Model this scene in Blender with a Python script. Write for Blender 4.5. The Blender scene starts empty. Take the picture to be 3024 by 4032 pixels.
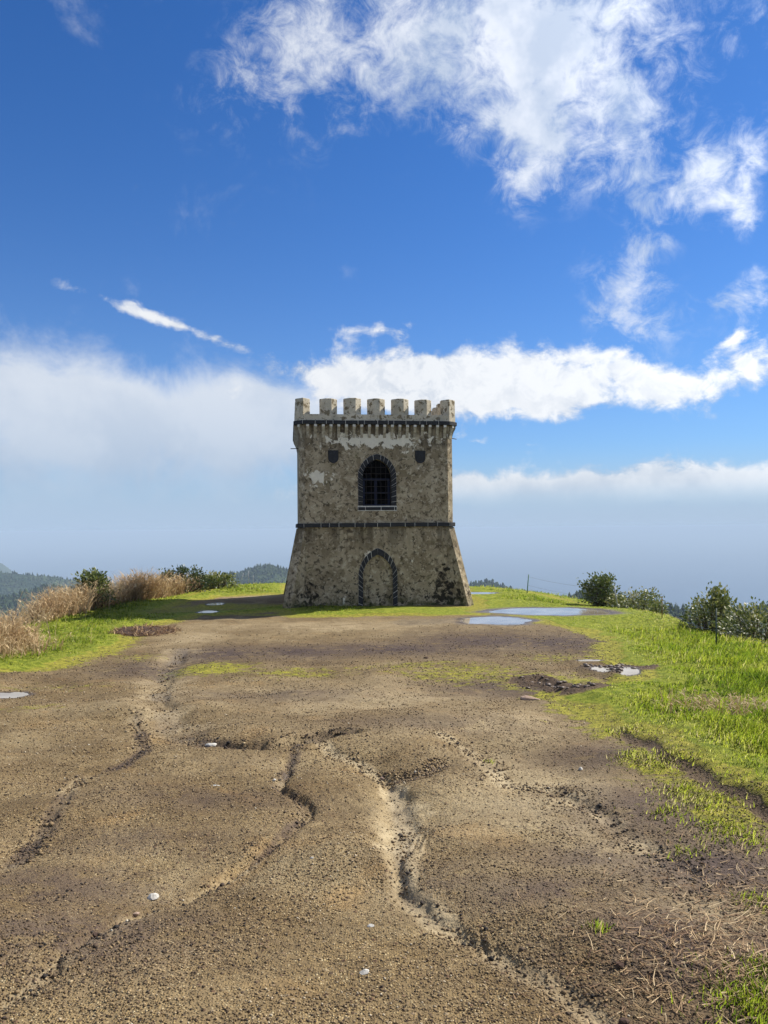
import bpy, bmesh, math
import numpy as np
from mathutils import Vector, Matrix

R = math.radians
scn = bpy.context.scene
rng = np.random.default_rng(7)

# ------------------------------------------------------------------ camera
IMG_W, IMG_H, FPX = 3024.0, 4032.0, 3028.0
CAM = np.array([0.0, 0.0, 3.0])
PITCH, ROLL = math.atan(64 / FPX), -0.009
cam_d = bpy.data.cameras.new('camera')
cam_d.sensor_fit = 'VERTICAL'
cam_d.sensor_height = 36.0
cam_d.lens = 36.0 * FPX / IMG_H
cam_d.clip_start = 0.05
cam_d.clip_end = 300000.0
cam = bpy.data.objects.new('camera', cam_d)
scn.collection.objects.link(cam)
cam_rot = Matrix.Rotation(math.pi / 2 + PITCH, 4, 'X') @ Matrix.Rotation(ROLL, 4, 'Z')
cam.matrix_world = Matrix.Translation(Vector(CAM)) @ cam_rot
scn.camera = cam
CR = np.array(cam_rot.to_3x3())

scn.render.engine = 'CYCLES'
scn.cycles.use_denoising = True
scn.cycles.volume_bounces = 0
scn.cycles.max_bounces = 6
scn.cycles.diffuse_bounces = 3
scn.cycles.transparent_max_bounces = 8
scn.cycles.sample_clamp_indirect = 6.0
scn.view_settings.view_transform = 'Standard'
scn.view_settings.look = 'None'
scn.view_settings.gamma = 1.0
scn.view_settings.use_curve_mapping = False
scn.view_settings.exposure = 0.72

# ------------------------------------------------------------------ sun
SUN_AZ, SUN_EL = 119.0, 43.0      # degrees clockwise-right from "behind the camera"; elevation
sdir = Vector((math.sin(R(SUN_AZ)) * math.cos(R(SUN_EL)), -math.cos(R(SUN_AZ)) * math.cos(R(SUN_EL)), math.sin(R(SUN_EL))))
sun_d = bpy.data.lights.new('sun', 'SUN')
sun_d.energy = 4.8
sun_d.angle = R(0.5)
sun_d.color = (1.0, 0.94, 0.84)
sun = bpy.data.objects.new('sun', sun_d)
sun.rotation_euler = sdir.to_track_quat('Z', 'Y').to_euler()
sun.location = (20, 0, 30)
scn.collection.objects.link(sun)


# ------------------------------------------------------------------ node helpers
class NT:
    def __init__(self, tree):
        self.t = tree
        self.n = tree.nodes
        self.l = tree.links

    def node(self, typ, **kw):
        nd = self.n.new(typ)
        for k, v in kw.items():
            setattr(nd, k, v)
        return nd

    def put(self, sock, v):
        if v is None:
            return
        if hasattr(v, 'is_linked') or isinstance(v, bpy.types.NodeSocket):
            self.l.new(v, sock)
        else:
            if sock.type == 'RGBA' and isinstance(v, (tuple, list)) and len(v) == 3:
                v = (*v, 1.0)
            if sock.type == 'RGBA' and isinstance(v, (int, float)):
                v = (v, v, v, 1.0)
            sock.default_value = v

    def m(self, op, a, b=None, c=None, clamp=False):
        nd = self.node('ShaderNodeMath', operation=op, use_clamp=clamp)
        self.put(nd.inputs[0], a)
        self.put(nd.inputs[1], b)
        self.put(nd.inputs[2], c)
        return nd.outputs[0]

    def v(self, op, a, b=None, scale=None):
        nd = self.node('ShaderNodeVectorMath', operation=op)
        self.put(nd.inputs[0], a)
        self.put(nd.inputs[1], b)
        if scale is not None:
            self.put(nd.inputs['Scale'], scale)
        return nd.outputs[0]

    def mix(self, f, a, b, blend='MIX'):
        nd = self.node('ShaderNodeMix', data_type='RGBA', blend_type=blend)
        self.put(nd.inputs[0], f)
        self.put(nd.inputs[6], a)
        self.put(nd.inputs[7], b)
        return nd.outputs[2]

    def ss(self, x, lo, hi, a=0.0, b=1.0, interp='SMOOTHSTEP'):
        nd = self.node('ShaderNodeMapRange', interpolation_type=interp)
        self.put(nd.inputs[0], x)
        self.put(nd.inputs[1], lo)
        self.put(nd.inputs[2], hi)
        self.put(nd.inputs[3], a)
        self.put(nd.inputs[4], b)
        return nd.outputs[0]

    def noise(self, vec, scale, detail=4, rough=0.55, dist=0.0, color=False, lac=2.0):
        nd = self.node('ShaderNodeTexNoise')
        self.put(nd.inputs['Vector'], vec)
        self.put(nd.inputs['Scale'], scale)
        self.put(nd.inputs['Detail'], detail)
        self.put(nd.inputs['Roughness'], rough)
        self.put(nd.inputs['Lacunarity'], lac)
        self.put(nd.inputs['Distortion'], dist)
        return nd.outputs[1] if color else nd.outputs[0]

    def voro(self, vec, scale, feature='F1', rnd=1.0):
        nd = self.node('ShaderNodeTexVoronoi', feature=feature)
        self.put(nd.inputs['Vector'], vec)
        self.put(nd.inputs['Scale'], scale)
        self.put(nd.inputs['Randomness'], rnd)
        return nd

    def attr(self, name):
        return self.node('ShaderNodeAttribute', attribute_name=name)

    def xyz(self, vec):
        nd = self.node('ShaderNodeSeparateXYZ')
        self.put(nd.inputs[0], vec)
        return nd.outputs

    def comb(self, x, y, z):
        nd = self.node('ShaderNodeCombineXYZ')
        for i, q in enumerate((x, y, z)):
            self.put(nd.inputs[i], q)
        return nd.outputs[0]

    def ramp(self, f, stops):
        nd = self.node('ShaderNodeValToRGB')
        cr = nd.color_ramp
        while len(cr.elements) < len(stops):
            cr.elements.new(0.5)
        for e, (p, col) in zip(cr.elements, stops):
            e.position = p
            e.color = (*col, 1.0)
        self.put(nd.inputs[0], f)
        return nd.outputs[0]

    def bump(self, h, strength=0.5, dist=0.02, normal=None):
        nd = self.node('ShaderNodeBump')
        self.put(nd.inputs['Height'], h)
        self.put(nd.inputs['Strength'], strength)
        self.put(nd.inputs['Distance'], dist)
        if normal is not None:
            self.put(nd.inputs['Normal'], normal)
        return nd.outputs[0]


def new_mat(name):
    m = bpy.data.materials.new(name)
    m.use_nodes = True
    m.node_tree.nodes.clear()
    nt = NT(m.node_tree)
    out = nt.node('ShaderNodeOutputMaterial')
    return m, nt, out


def principled(nt, out, color, rough=0.85, spec=0.3, normal=None, **kw):
    p = nt.node('ShaderNodeBsdfPrincipled')
    nt.put(p.inputs['Base Color'], color)
    nt.put(p.inputs['Roughness'], rough)
    nt.put(p.inputs['Specular IOR Level'], spec)
    if normal is not None:
        nt.put(p.inputs['Normal'], normal)
    for k, v in kw.items():
        nt.put(p.inputs[k], v)
    nt.l.new(p.outputs[0], out.inputs['Surface'])
    return p


# ------------------------------------------------------------------ world: Nishita sky with clouds
def pix_ray(px, py):
    d = np.array([(px - IMG_W / 2) / FPX, -(py - IMG_H / 2) / FPX, -1.0])
    d = CR @ d
    return d / np.linalg.norm(d)


def sky_dir(dx, dy):
    """position in the sky (azimuth, elevation) of a cloud, from the photograph"""
    k = 3024 / 1659.0
    d = pix_ray(dx * k, dy * k)
    return math.atan2(d[0], d[1]), math.asin(d[2])


world = bpy.data.worlds.new('World')
scn.world = world
world.use_nodes = True
wt = NT(world.node_tree)
world.node_tree.nodes.clear()
wout = wt.node('ShaderNodeOutputWorld')
wbg = wt.node('ShaderNodeBackground')
wt.l.new(wbg.outputs[0], wout.inputs[0])
sky = wt.node('ShaderNodeTexSky', sky_type='NISHITA')
sky.sun_disc = False
sky.sun_elevation = R(SUN_EL)
sky.sun_rotation = math.atan2(sdir.x, sdir.y)
sky.altitude = 500
sky.air_density = 1.0
sky.dust_density = 0.35
sky.ozone_density = 2.2
hs = wt.node('ShaderNodeHueSaturation')
hs.inputs['Saturation'].default_value = 1.12
hs.inputs['Value'].default_value = 0.79
wt.l.new(sky.outputs[0], hs.inputs['Color'])
SKY_STR = 0.11
sky_blue = wt.mix(1.0, hs.outputs[0], (0.29, 0.57, 0.90), 'MULTIPLY')
tc = wt.node('ShaderNodeTexCoord')
wdir = tc.outputs['Generated']
dx_, dy_, dz_ = wt.xyz(wdir)
az = wt.m('ARCTAN2', dx_, dy_)
el = wt.m('ARCSINE', dz_)
# wispy domain warp
wn = wt.noise(wdir, 7.0, 4, 0.6, color=True)
wv = wt.v('SUBTRACT', wn, (0.5, 0.5, 0.5))
wx, wy, _ = wt.xyz(wv)
azw = wt.m('MULTIPLY_ADD', wx, 0.13, az)
elw = wt.m('MULTIPLY_ADD', wy, 0.11, el)
wsoft = wt.noise(wdir, 3.0, 3, 0.5, color=True)
sv_ = wt.v('SUBTRACT', wsoft, (0.5, 0.5, 0.5))
sx_, sy_, _ = wt.xyz(sv_)
azs = wt.m('MULTIPLY_ADD', sx_, 0.10, az)
els = wt.m('MULTIPLY_ADD', sy_, 0.08, el)


def pvec(A, E):
    return wt.comb(A, E, 0.0)


PW, PS, PM = pvec(azw, elw), pvec(azs, els), pvec(azw, els)


def blob(x, y, rx, ry, amp, ang=0.0, V=None):
    """soft elliptic cloud core at a place in the sky"""
    a0, e0 = sky_dir(x, y)
    mp = wt.node('ShaderNodeMapping', vector_type='TEXTURE')
    mp.inputs['Location'].default_value = (a0, e0, 0)
    mp.inputs['Rotation'].default_value = (0, 0, R(ang))
    mp.inputs['Scale'].default_value = (2.3 * rx / 1661.0, 2.3 * ry / 1661.0, 1)
    wt.put(mp.inputs['Vector'], V or PW)
    gr = wt.node('ShaderNodeTexGradient', gradient_type='QUADRATIC_SPHERE')
    wt.l.new(mp.outputs[0], gr.inputs[0])
    return wt.m('MULTIPLY', gr.outputs[1], amp)


def ssum(lst):
    r = lst[0]
    for q in lst[1:]:
        r = wt.m('ADD', r, q)
    return r


fb = wt.noise(wdir, 8.0, 8, 0.66, 0.35)
fb2 = wt.noise(wt.v('MULTIPLY', wdir, (1.0, 1.0, 1.5)), 13.0, 7, 0.62, 0.3)
big = wt.noise(wdir, 2.3, 3, 0.55)
fbh = wt.noise(wt.v('MULTIPLY', wdir, (1.0, 1.0, 1.15)), 26.0, 6, 0.68, 0.5)
# high wisps
W = ssum([
    blob(1120, 60, 170, 150, 0.95, 0), blob(1170, 210, 120, 130, 0.85, -35), blob(1140, 350, 55, 85, 0.62, -8), blob(900, 40, 250, 90, 0.60, 5),
    blob(860, 140, 200, 90, 0.34, 0), blob(640, 120, 170, 150, 0.30, 0), blob(520, 190, 110, 90, 0.20, 0), blob(1330, 150, 90, 120, 0.50, 0),
    blob(1390, 270, 70, 60, 0.46), blob(1520, 350, 95, 45, 0.50, 8), blob(1550, 440, 55, 50, 0.62), blob(1440, 420, 110, 45, 0.52, 8), blob(1330, 400, 60, 35, 0.34),
    blob(1600, 60, 220, 170, 0.26), blob(1395, 530, 50, 45, 0.60, 20), blob(1345, 610, 55, 75, 0.58, 65), blob(1390, 700, 70, 60, 0.52), blob(1585, 510, 30, 45, 0.40, 0),
    blob(1560, 670, 60, 22, 0.44, 15), blob(1600, 715, 70, 20, 0.46, 18), blob(1645, 640, 50, 20, 0.5), blob(640, 260, 260, 90, 0.20), blob(1290, 700, 60, 30, 0.36),
])
out_frame = wt.ss(wt.m('ADD', wt.m('POWER', wt.m('MULTIPLY', az, 1.55), 2.0), wt.m('POWER', wt.m('MULTIPLY', wt.m('SUBTRACT', el, 0.3), 2.0), 2.0)), 0.9, 1.6)
W2 = wt.m('MULTIPLY', wt.m('MULTIPLY', wt.ss(big, 0.40, 0.58), 0.95), out_frame)  # unseen clouds beyond the view, cover raised for whiter fill light
Wt = wt.m('ADD', W, W2)
dW = wt.m('MULTIPLY', wt.ss(wt.m('ADD', wt.m('MULTIPLY_ADD', wt.m('SUBTRACT', fb, 0.5), 1.9, wt.m('MULTIPLY', wt.m('SUBTRACT', fbh, 0.5), 2.1)), Wt), 0.12, 1.22), wt.ss(Wt, 0.0, 0.40))
# heaped clouds with crisp tops
Cm = ssum([
    blob(1150, 795, 260, 52, 1.0, 5, PM), blob(860, 815, 190, 46, 1.0, -2, PM), blob(1080, 850, 430, 38, 0.8, -3, PM), blob(640, 870, 160, 34, 0.45, -4, PM),
    blob(820, 730, 80, 30, 0.62, 12), blob(1420, 830, 120, 45, 0.6, -20), blob(1640, 790, 95, 60, 1.0, 0), blob(1600, 710, 70, 16, 0.5, 22),
    blob(385, 708, 225, 17, 0.72, -17, PM), blob(250, 660, 70, 18, 0.4, -20, PM),
    blob(1220, 1040, 300, 42, 1.0, 0, PM), blob(1560, 1040, 240, 52, 1.0, 0, PM), blob(1010, 1060, 200, 40, 0.8, 0, PM),
    blob(1010, 935, 40, 13, 0.55, 0), blob(560, 1050, 160, 45, 0.45, 0, PM), blob(1290, 1110, 60, 14, 0.5, 0),
])
C2 = wt.m('MULTIPLY', wt.m('MULTIPLY', wt.m('MULTIPLY', wt.ss(wt.noise(wt.v('MULTIPLY', wdir, (1, 1, 2.5)), 3.1, 3, 0.5), 0.42, 0.54), wt.ss(el, 0.30, 0.12)), 0.9), out_frame)  # low clouds out of view, likewise thickened to whiten the fill
Ct = wt.m('ADD', Cm, C2)
dC = wt.ss(wt.m('ADD', wt.m('MULTIPLY', wt.m('SUBTRACT', fb2, 0.5), 1.7), wt.m('MULTIPLY_ADD', wt.m('SUBTRACT', fbh, 0.5), 0.7, Ct)), 0.34, 0.80)
# soft veil low on the left and towards the horizon
S = ssum([
    blob(60, 860, 400, 120, 0.72, -8, PS), blob(430, 900, 310, 75, 0.56, -8, PS), blob(100, 990, 500, 100, 0.5, 0, PS),
    blob(610, 890, 190, 70, 0.62, -4, PS),
])
dS = wt.ss(wt.m('ADD', wt.m('MULTIPLY_ADD', wt.m('SUBTRACT', fb, 0.5), 1.3, wt.m('MULTIPLY', wt.m('SUBTRACT', big, 0.5), 0.4)), S), 0.16, 0.78)
dS = wt.m('MULTIPLY', dS, 0.88)
# pale air low over the horizon
elp = wt.m('MAXIMUM', el, 0.0)
hzf = wt.m('MULTIPLY', wt.m('POWER', 2.718, wt.m('MULTIPLY', elp, -7.5)), 0.80)
inv = lambda q: wt.m('SUBTRACT', 1.0, q)
dCs = wt.m('MULTIPLY', dC, wt.ss(el, 0.012, 0.06, 0.0, 0.95))
dens = inv(wt.m('MULTIPLY', wt.m('MULTIPLY', inv(wt.m('MULTIPLY', dW, 0.86)), inv(dCs)), inv(dS)))
shade = wt.ss(wt.noise(wt.v('ADD', wdir, (0.03, 0.0, 0.04)), 8.0, 5, 0.6), 0.38, 0.60)
thick = wt.ss(wt.m('ADD', dC, wt.m('MULTIPLY', dW, 0.8)), 0.5, 1.5)
cl_col = wt.mix(shade, (2.5, 2.95, 3.65), (4.25, 4.45, 4.75))
cl_col = wt.mix(wt.m('MULTIPLY', thick, 0.6), cl_col, (5.2, 5.25, 5.3))
cl_col = wt.mix(wt.m('MULTIPLY', wt.ss(wt.m('SUBTRACT', dS, dC), 0.0, 0.8), 0.75), cl_col, wt.mix(wt.ss(el, 0.03, 0.20), (2.4, 3.0, 3.9), (4.2, 4.5, 4.9)))
cl_col = wt.mix(wt.m('MULTIPLY', wt.m('MULTIPLY', wt.ss(el, 0.045, 0.085), dC), wt.ss(fbh, 0.40, 0.56, 0.25, 0.85)), cl_col, (5.1, 5.2, 5.3))
# clouds grow brighter towards the sun
sund = wt.node('ShaderNodeVectorMath', operation='DOT_PRODUCT')
wt.put(sund.inputs[0], wdir)
sund.inputs[1].default_value = tuple(sdir)
glow = wt.m('POWER', wt.m('MAXIMUM', sund.outputs['Value'], 0.0), 5.0)
cl_col = wt.v('SCALE', cl_col, None, wt.m('MULTIPLY_ADD', glow, 1.3, 1.0))
horiz = wt.mix(wt.ss(az, -0.5, 0.5), (2.42, 3.16, 4.16), (2.46, 3.18, 4.14))
skyc = wt.mix(hzf, sky_blue, horiz)
skyc = wt.mix(dens, skyc, cl_col)
skyc = wt.mix(wt.m('MULTIPLY', wt.ss(el, 0.0, 0.11, 1.0, 0.0), wt.m('SUBTRACT', 1.0, wt.m('MULTIPLY', dCs, 0.6))), skyc, horiz)
wt.l.new(skyc, wbg.inputs[0])
wbg.inputs[1].default_value = SKY_STR
world.cycles.sampling_method = 'MANUAL'
world.cycles.sample_map_resolution = 256


# ------------------------------------------------------------------ numeric helpers
def _hash(ix, iy, seed):
    h = (ix.astype(np.int64) * 374761393 + iy.astype(np.int64) * 668265263 + seed * 974711) & 0xFFFFFFFF
    h = ((h ^ (h >> 13)) * 1274126177) & 0xFFFFFFFF
    h = h ^ (h >> 16)
    return (h & 0xFFFF) / 65535.0


def vnoise(x, y, seed=0):
    x = np.asarray(x, float)
    y = np.asarray(y, float)
    ix, iy = np.floor(x), np.floor(y)
    fx, fy = x - ix, y - iy
    fx = fx * fx * (3 - 2 * fx)
    fy = fy * fy * (3 - 2 * fy)
    a = _hash(ix, iy, seed)
    b = _hash(ix + 1, iy, seed)
    c = _hash(ix, iy + 1, seed)
    d = _hash(ix + 1, iy + 1, seed)
    return (a + (b - a) * fx) * (1 - fy) + (c + (d - c) * fx) * fy


def fbm(x, y, sc, octv=4, seed=0, gain=0.5):
    x = np.asarray(x, float) * sc
    y = np.asarray(y, float) * sc
    r, a, n = 0.0, 1.0, 0.0
    for o in range(octv):
        r = r + a * vnoise(x * 2 ** o + 17.3 * o, y * 2 ** o - 9.1 * o, seed + o)
        n += a
        a *= gain
    return r / n


def sstep(x, lo, hi):
    t = np.clip((x - lo) / (hi - lo), 0, 1)
    return t * t * (3 - 2 * t)


def seg_dist(x, y, pts):
    """distance to a polyline and fraction along it"""
    best = np.full(x.shape, 1e9)
    frac = np.zeros(x.shape)
    side = np.zeros(x.shape)
    n = len(pts) - 1
    for i in range(n):
        ax, ay = pts[i]
        bx, by = pts[i + 1]
        vx, vy = bx - ax, by - ay
        L = vx * vx + vy * vy + 1e-12
        t = np.clip(((x - ax) * vx + (y - ay) * vy) / L, 0, 1)
        d = np.hypot(x - ax - t * vx, y - ay - t * vy)
        m = d < best
        best = np.where(m, d, best)
        frac = np.where(m, (i + t) / n, frac)
        side = np.where(m, np.sign((x - ax) * vy - (y - ay) * vx), side)
    return best, frac, side


def poly_sd(x, y, pts):
    """signed distance to a polygon, positive inside"""
    d, _, _ = seg_dist(x, y, list(pts) + [pts[0]])
    inside = np.zeros(x.shape, bool)
    n = len(pts)
    j = n - 1
    for i in range(n):
        xi, yi = pts[i]
        xj, yj = pts[j]
        c = ((yi > y) != (yj > y)) & (x < (xj - xi) * (y - yi) / (yj - yi + 1e-12) + xi)
        inside ^= c
        j = i
    return np.where(inside, d, -d)


PLATEAU = [(-9.5, -12), (-9, 5), (-8.7, 14), (-9.3, 18), (-11.3, 23), (-11.6, 27), (-10.4, 31), (-9.6, 35), (-9.8, 40), (-6, 42.5), (-1, 42.0),
           (2.5, 40.0), (5, 38.6), (7.8, 37.6), (8.8, 34.5), (9.0, 30), (9.6, 24), (10.0, 19), (10.6, 10), (11, -12)]


def z_profile(y):
    t = np.clip(np.asarray(y, float) / 22.0, -0.6, 1)
    return 1.4 * np.power(np.clip(1 - t, 0, 2), 1.35)


def g_at(dx, dy, lift=0.0):
    """ground point seen at a spot of the photograph (given in a 1659-wide copy of it)"""
    k = 3024 / 1659.0
    d = pix_ray(dx * k, dy * k)
    y = 10.0
    for _ in range(60):
        z = float(z_profile(y)) + lift
        t = (z - CAM[2]) / d[2]
        y = 0.6 * y + 0.4 * t * d[1]
    return d[0] * t, d[1] * t


G = lambda pts: [g_at(*p) for p in pts]

GULLY = [  # centre line, half width, depth
    (G([(400, 1395), (372, 1430), (352, 1470), (345, 1510), (368, 1555), (405, 1588), (455, 1604), (520, 1612), (590, 1611), (650, 1600), (705, 1592), (760, 1588)]), 0.085, 0.064),
    (G([(690, 1597), (720, 1625), (790, 1640), (835, 1655), (858, 1690), (872, 1730), (880, 1790), (868, 1850), (885, 1910), (930, 1955), (985, 1988), (1050, 2022), (1130, 2075), (1215, 2122), (1290, 2180), (1350, 2235)]), 0.055, 0.036),
    (G([(648, 1606), (622, 1655), (598, 1688), (640, 1708), (664, 1728), (650, 1752), (600, 1800), (520, 1850), (450, 1882), (385, 1915), (315, 1940), (250, 1985), (150, 2065), (60, 2125), (-40, 2175)]), 0.040, 0.030),
    (G([(290, 1540), (305, 1580), (312, 1612), (268, 1642), (170, 1672), (140, 1725), (95, 1790), (20, 1850)]), 0.05, 0.012),
    (G([(950, 1590), (1000, 1606), (1055, 1645), (1095, 1692), (1180, 1702), (1260, 1742), (1350, 1800), (1430, 1850), (1500, 1905), (1480, 1960)]), 0.07, 0.014),
    (G([(850, 1655), (900, 1660), (960, 1640)]), 0.04, 0.03),
]
SCARP = G([(1290, 1530), (1345, 1590), (1420, 1640), (1500, 1682), (1580, 1728), (1660, 1775), (1760, 1830)])
GRASS_R = G([(1660, 1368), (1660, 1440), (1700, 1800), (1660, 1772), (1580, 1722), (1500, 1676), (1420, 1634), (1350, 1586), (1290, 1545), (1225, 1512), (1185, 1500), (1260, 1478), (1400, 1466), (1330, 1430),
             (1310, 1400), (1330, 1385), (1275, 1362), (1180, 1350), (1140, 1336), (1040, 1322), (1035, 1300), (1010, 1288), (1010, 1272), (1140, 1273), (1330, 1305), (1440, 1328)])
GRASS_R = [(x * 1.0, y) for x, y in GRASS_R]
GRASS_R[0] = (11.5, 19.0)
GRASS_R[1] = (13.0, 12.0)
GRASS_R[2] = (8.0, 5.0)
GRASS_L = G([(-30, 1448), (60, 1450), (150, 1432), (235, 1408), (285, 1380), (300, 1355), (380, 1342), (420, 1330), (520, 1326), (600, 1320), (640, 1332), (760, 1330), (900, 1328), (1030, 1330), (1030, 1312), (600, 1308), (520, 1318), (420, 1322), (330, 1326), (400, 1300), (480, 1288), (620, 1282), (620, 1262), (480, 1266), (400, 1290), (250, 1312), (130, 1345), (0, 1410)])
GRASS_L[-1] = (-12.0, 17.0)
GRASS_L[-2] = (-13.0, 24.0)
GRASS_L[-3] = (-13.0, 30.0)
GRASS_L[0] = (-10.5, 13.8)
PUDDLES = [  # centre, half sizes, rotation, name key
    (g_at(1186, 1321), 1.85, 1.15, -4),
    (g_at(1072, 1343), 1.0, 1.0, -3),
    (g_at(1037, 1283), 0.60, 0.45, 0),
    (g_at(465, 1307), 0.27, 0.45, 0),
    (g_at(448, 1325), 0.30, 0.35, 10),
    (g_at(2, 1500), 0.42, 0.20, 0),
    (g_at(1304, 1453), 0.17, 0.26, 25),
    (g_at(1360, 1459), 0.16, 0.34, -20),
    (g_at(1272, 1432), 0.22, 0.09, 0),
]


def puddle_f(x, y, p, seed):
    """0 at the middle of a puddle, 1 at its rim, 99 far away"""
    (cx, cy), a, b, ang = p
    r = 5.0 * max(a, b)
    k = np.nonzero((np.abs(x - cx) < r) & (np.abs(y - cy) < r))[0]
    out = np.full(x.shape, 99.0)
    if len(k):
        out[k] = _puddle_f(x[k], y[k], p, seed)
    return out


def _puddle_f(x, y, p, seed):
    (cx, cy), a, b, ang = p
    c, s = math.cos(R(ang)), math.sin(R(ang))
    u = ((x - cx) * c + (y - cy) * s) / a
    v = (-(x - cx) * s + (y - cy) * c) / b
    w = np.arctan2(v, u)
    wob = 1 + 0.22 * (fbm(np.cos(w) * 2.2 + 5, np.sin(w) * 2.2 + 5, 1.0, 3, seed) - 0.5) * 2
    return np.hypot(u, v) / wob


TREADS = [(*g_at(980, 1612), R(-38), 0.30, 0.16), (*g_at(905, 1800), R(84), 0.35, 0.09), (*g_at(1215, 1530), R(88), 0.35, 0.16), (*g_at(520, 1940), R(40), 0.14, 0.10), (*g_at(612, 1690), R(70), 0.12, 0.06), (*g_at(1040, 2010), R(95), 0.12, 0.07), (*g_at(1090, 1650), R(80), 0.2, 0.1)]
RUTS = [G([(1155, 1468), (1200, 1478), (1255, 1490)]), G([(1290, 1448), (1330, 1455), (1390, 1448)])]
PUD_Z = [0.0] * len(PUDDLES)


def ground_z(x, y, fine=True):
    x = np.asarray(x, float)
    y = np.asarray(y, float)
    z = z_profile(y)
    # gentle cross swells of the dirt apron
    near = sstep(y, 20, 14)
    z = z + 0.10 * (fbm(x, y, 0.35, 3, 3) - 0.5) * near + 0.03 * (fbm(x, y, 1.3, 3, 8) - 0.5) + 0.17 * (fbm(x, y, 0.85, 2, 12) - 0.5) * near * sstep(np.asarray(y, float), 2.0, 4.0) + 0.035 * (fbm(x, y, 2.6, 2, 14) - 0.5) * near
    # the right side falls away gently towards its rim
    z = z - 0.24 * sstep(x, 5.0, 9.0) * sstep(y, 14, 21) - 0.06 * sstep(x, 4.0, 8.0) * sstep(y, 10, 14)
    # plateau edge
    sd = poly_sd(x, y, PLATEAU) + (fbm(x, y, 0.45, 3, 21) - 0.5) * 1.0
    e = np.maximum(0, -sd)
    z = z - 0.55 * np.power(e, 1.25) + 0.04 * sstep(sd, 2.4, 0.4) * sstep(sd, -1.0, 0.2)
    # bank with a small scarp on the right
    d, fr, side = seg_dist(x, y, SCARP)
    edge = d * side + (fbm(x, y, 3.0, 3, 31) - 0.5) * 0.22
    amp = 0.055 * sstep(fr, 0.0, 0.25) * sstep(y, 13, 8)
    z = z + amp * sstep(-edge, -0.05, 0.10) * (side < 2) + 0
    if fine:
        sdr = poly_sd(x, y, GRASS_R)
        sdl = poly_sd(x, y, GRASS_L)
        gm = sstep(np.maximum(sdr, sdl), -0.1, 0.5)
        z = z + gm * (0.10 * (fbm(x, y, 2.2, 3, 40) - 0.35) + 0.04)
        k = np.nonzero(y < 19.0)[0]
        if len(k):
            xk, yk = x[k], y[k]
            wx_ = xk + 0.16 * (fbm(xk, yk, 2.2, 4, 51) - 0.5) + 0.05 * (fbm(xk, yk, 11.0, 2, 53) - 0.5)
            wy_ = yk + 0.16 * (fbm(xk, yk, 2.2, 4, 52) - 0.5) + 0.05 * (fbm(xk, yk, 11.0, 2, 54) - 0.5)
            dz = np.zeros(len(k))
            for i, (pts, w, dep) in enumerate(GULLY):
                dd, fr, sd_ = seg_dist(wx_, wy_, pts)
                v1 = fbm(xk, yk, 1.3, 3, 60 + i)
                ww = w * (0.45 + 1.5 * v1 ** 1.5)
                dp = dep * sstep(fr, 0.0, 0.05) * (0.25 + 1.3 * sstep(fbm(xk, yk, 0.9, 3, 70 + i), 0.28, 0.68))
                if i == 0:
                    wide = sstep(fr, 0.50, 0.38)
                    ww = ww * (1 + 1.6 * wide)
                    dp = dp * (1 - 0.45 * wide)
                if i == 1:
                    dp = dp * (1 - 0.55 * sstep(fr, 0.48, 0.62))
                    ww = ww * (1 + 1.3 * sstep(fr, 0.22, 0.30) * sstep(fr, 0.48, 0.42))
                q = dd / ww
                soft = np.where(sd_ > 0, 1.9, 0.9)
                vd = (0.050, 0.042, 0.032, 0.028, 0.024, 0.02)[i] * (0.5 + fbm(xk, yk, 0.8, 2, 75 + i)) * sstep(fr, 0.0, 0.06)
                vw = (0.42, 0.30, 0.24, 0.30, 0.34, 0.2)[i]
                dz -= dp * (1 - sstep(q, 0.35, 0.35 + soft)) + vd * np.exp(-(dd / vw) ** 2)
                dz += 0.10 * dp * np.exp(-((q - 2.6) / 1.0) ** 2)
            for i, pts in enumerate(RUTS):
                dd, fr, sd_ = seg_dist(wx_, wy_, pts)
                dz += 0.045 * np.exp(-((dd - 0.22) / 0.12) ** 2) * (0.2 + 1.4 * fbm(xk, yk, 6.0, 3, 80 + i)) - 0.05 * np.exp(-(dd / 0.13) ** 2)
            # tyre tread prints
            for (tx, ty, ta, tl, tw) in TREADS:
                c_, s_ = math.cos(ta), math.sin(ta)
                u_ = (xk - tx) * c_ + (yk - ty) * s_
                v_ = -(xk - tx) * s_ + (yk - ty) * c_
                win = sstep(np.abs(u_), tl, tl * 0.7) * sstep(np.abs(v_), tw, tw * 0.8)
                dz += win * 0.009 * np.sin(v_ * 2 * math.pi / 0.045)
            z = z.copy()
            z[k] += dz
        dirt = 1 - gm
        z = z + dirt * 0.012 * (fbm(x, y, 9.0, 3, 90) - 0.5) + dirt * 0.005 * (fbm(x, y, 40.0, 2, 95) - 0.5)
        # tyre and flow lines
        for k_, p in enumerate(PUDDLES):
            f = puddle_f(x, y, p, 100 + k_)
            zc = PUD_Z[k_]
            flat = sstep(f, 3.2, 1.5)
            z = z * (1 - flat) + flat * (zc + 0.006)
            z = np.where(f < 1.12, zc + 0.006 - 0.055 * sstep(f, 1.12, 0.85), z)
    return z


for k_, p in enumerate(PUDDLES):
    PUD_Z[k_] = float(ground_z(np.array([p[0][0]]), np.array([p[0][1]]), False)[0]) + 0.045


# ------------------------------------------------------------------ mesh helpers
COL = scn.collection


def link(o, parent=None):
    COL.objects.link(o)
    if parent is not None:
        o.parent = parent
    return o


def tag(o, label=None, cat=None, group=None, kind=None):
    for k, v in (('label', label), ('category', cat), ('group', group), ('kind', kind)):
        if v:
            o[k] = v
    return o


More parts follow.
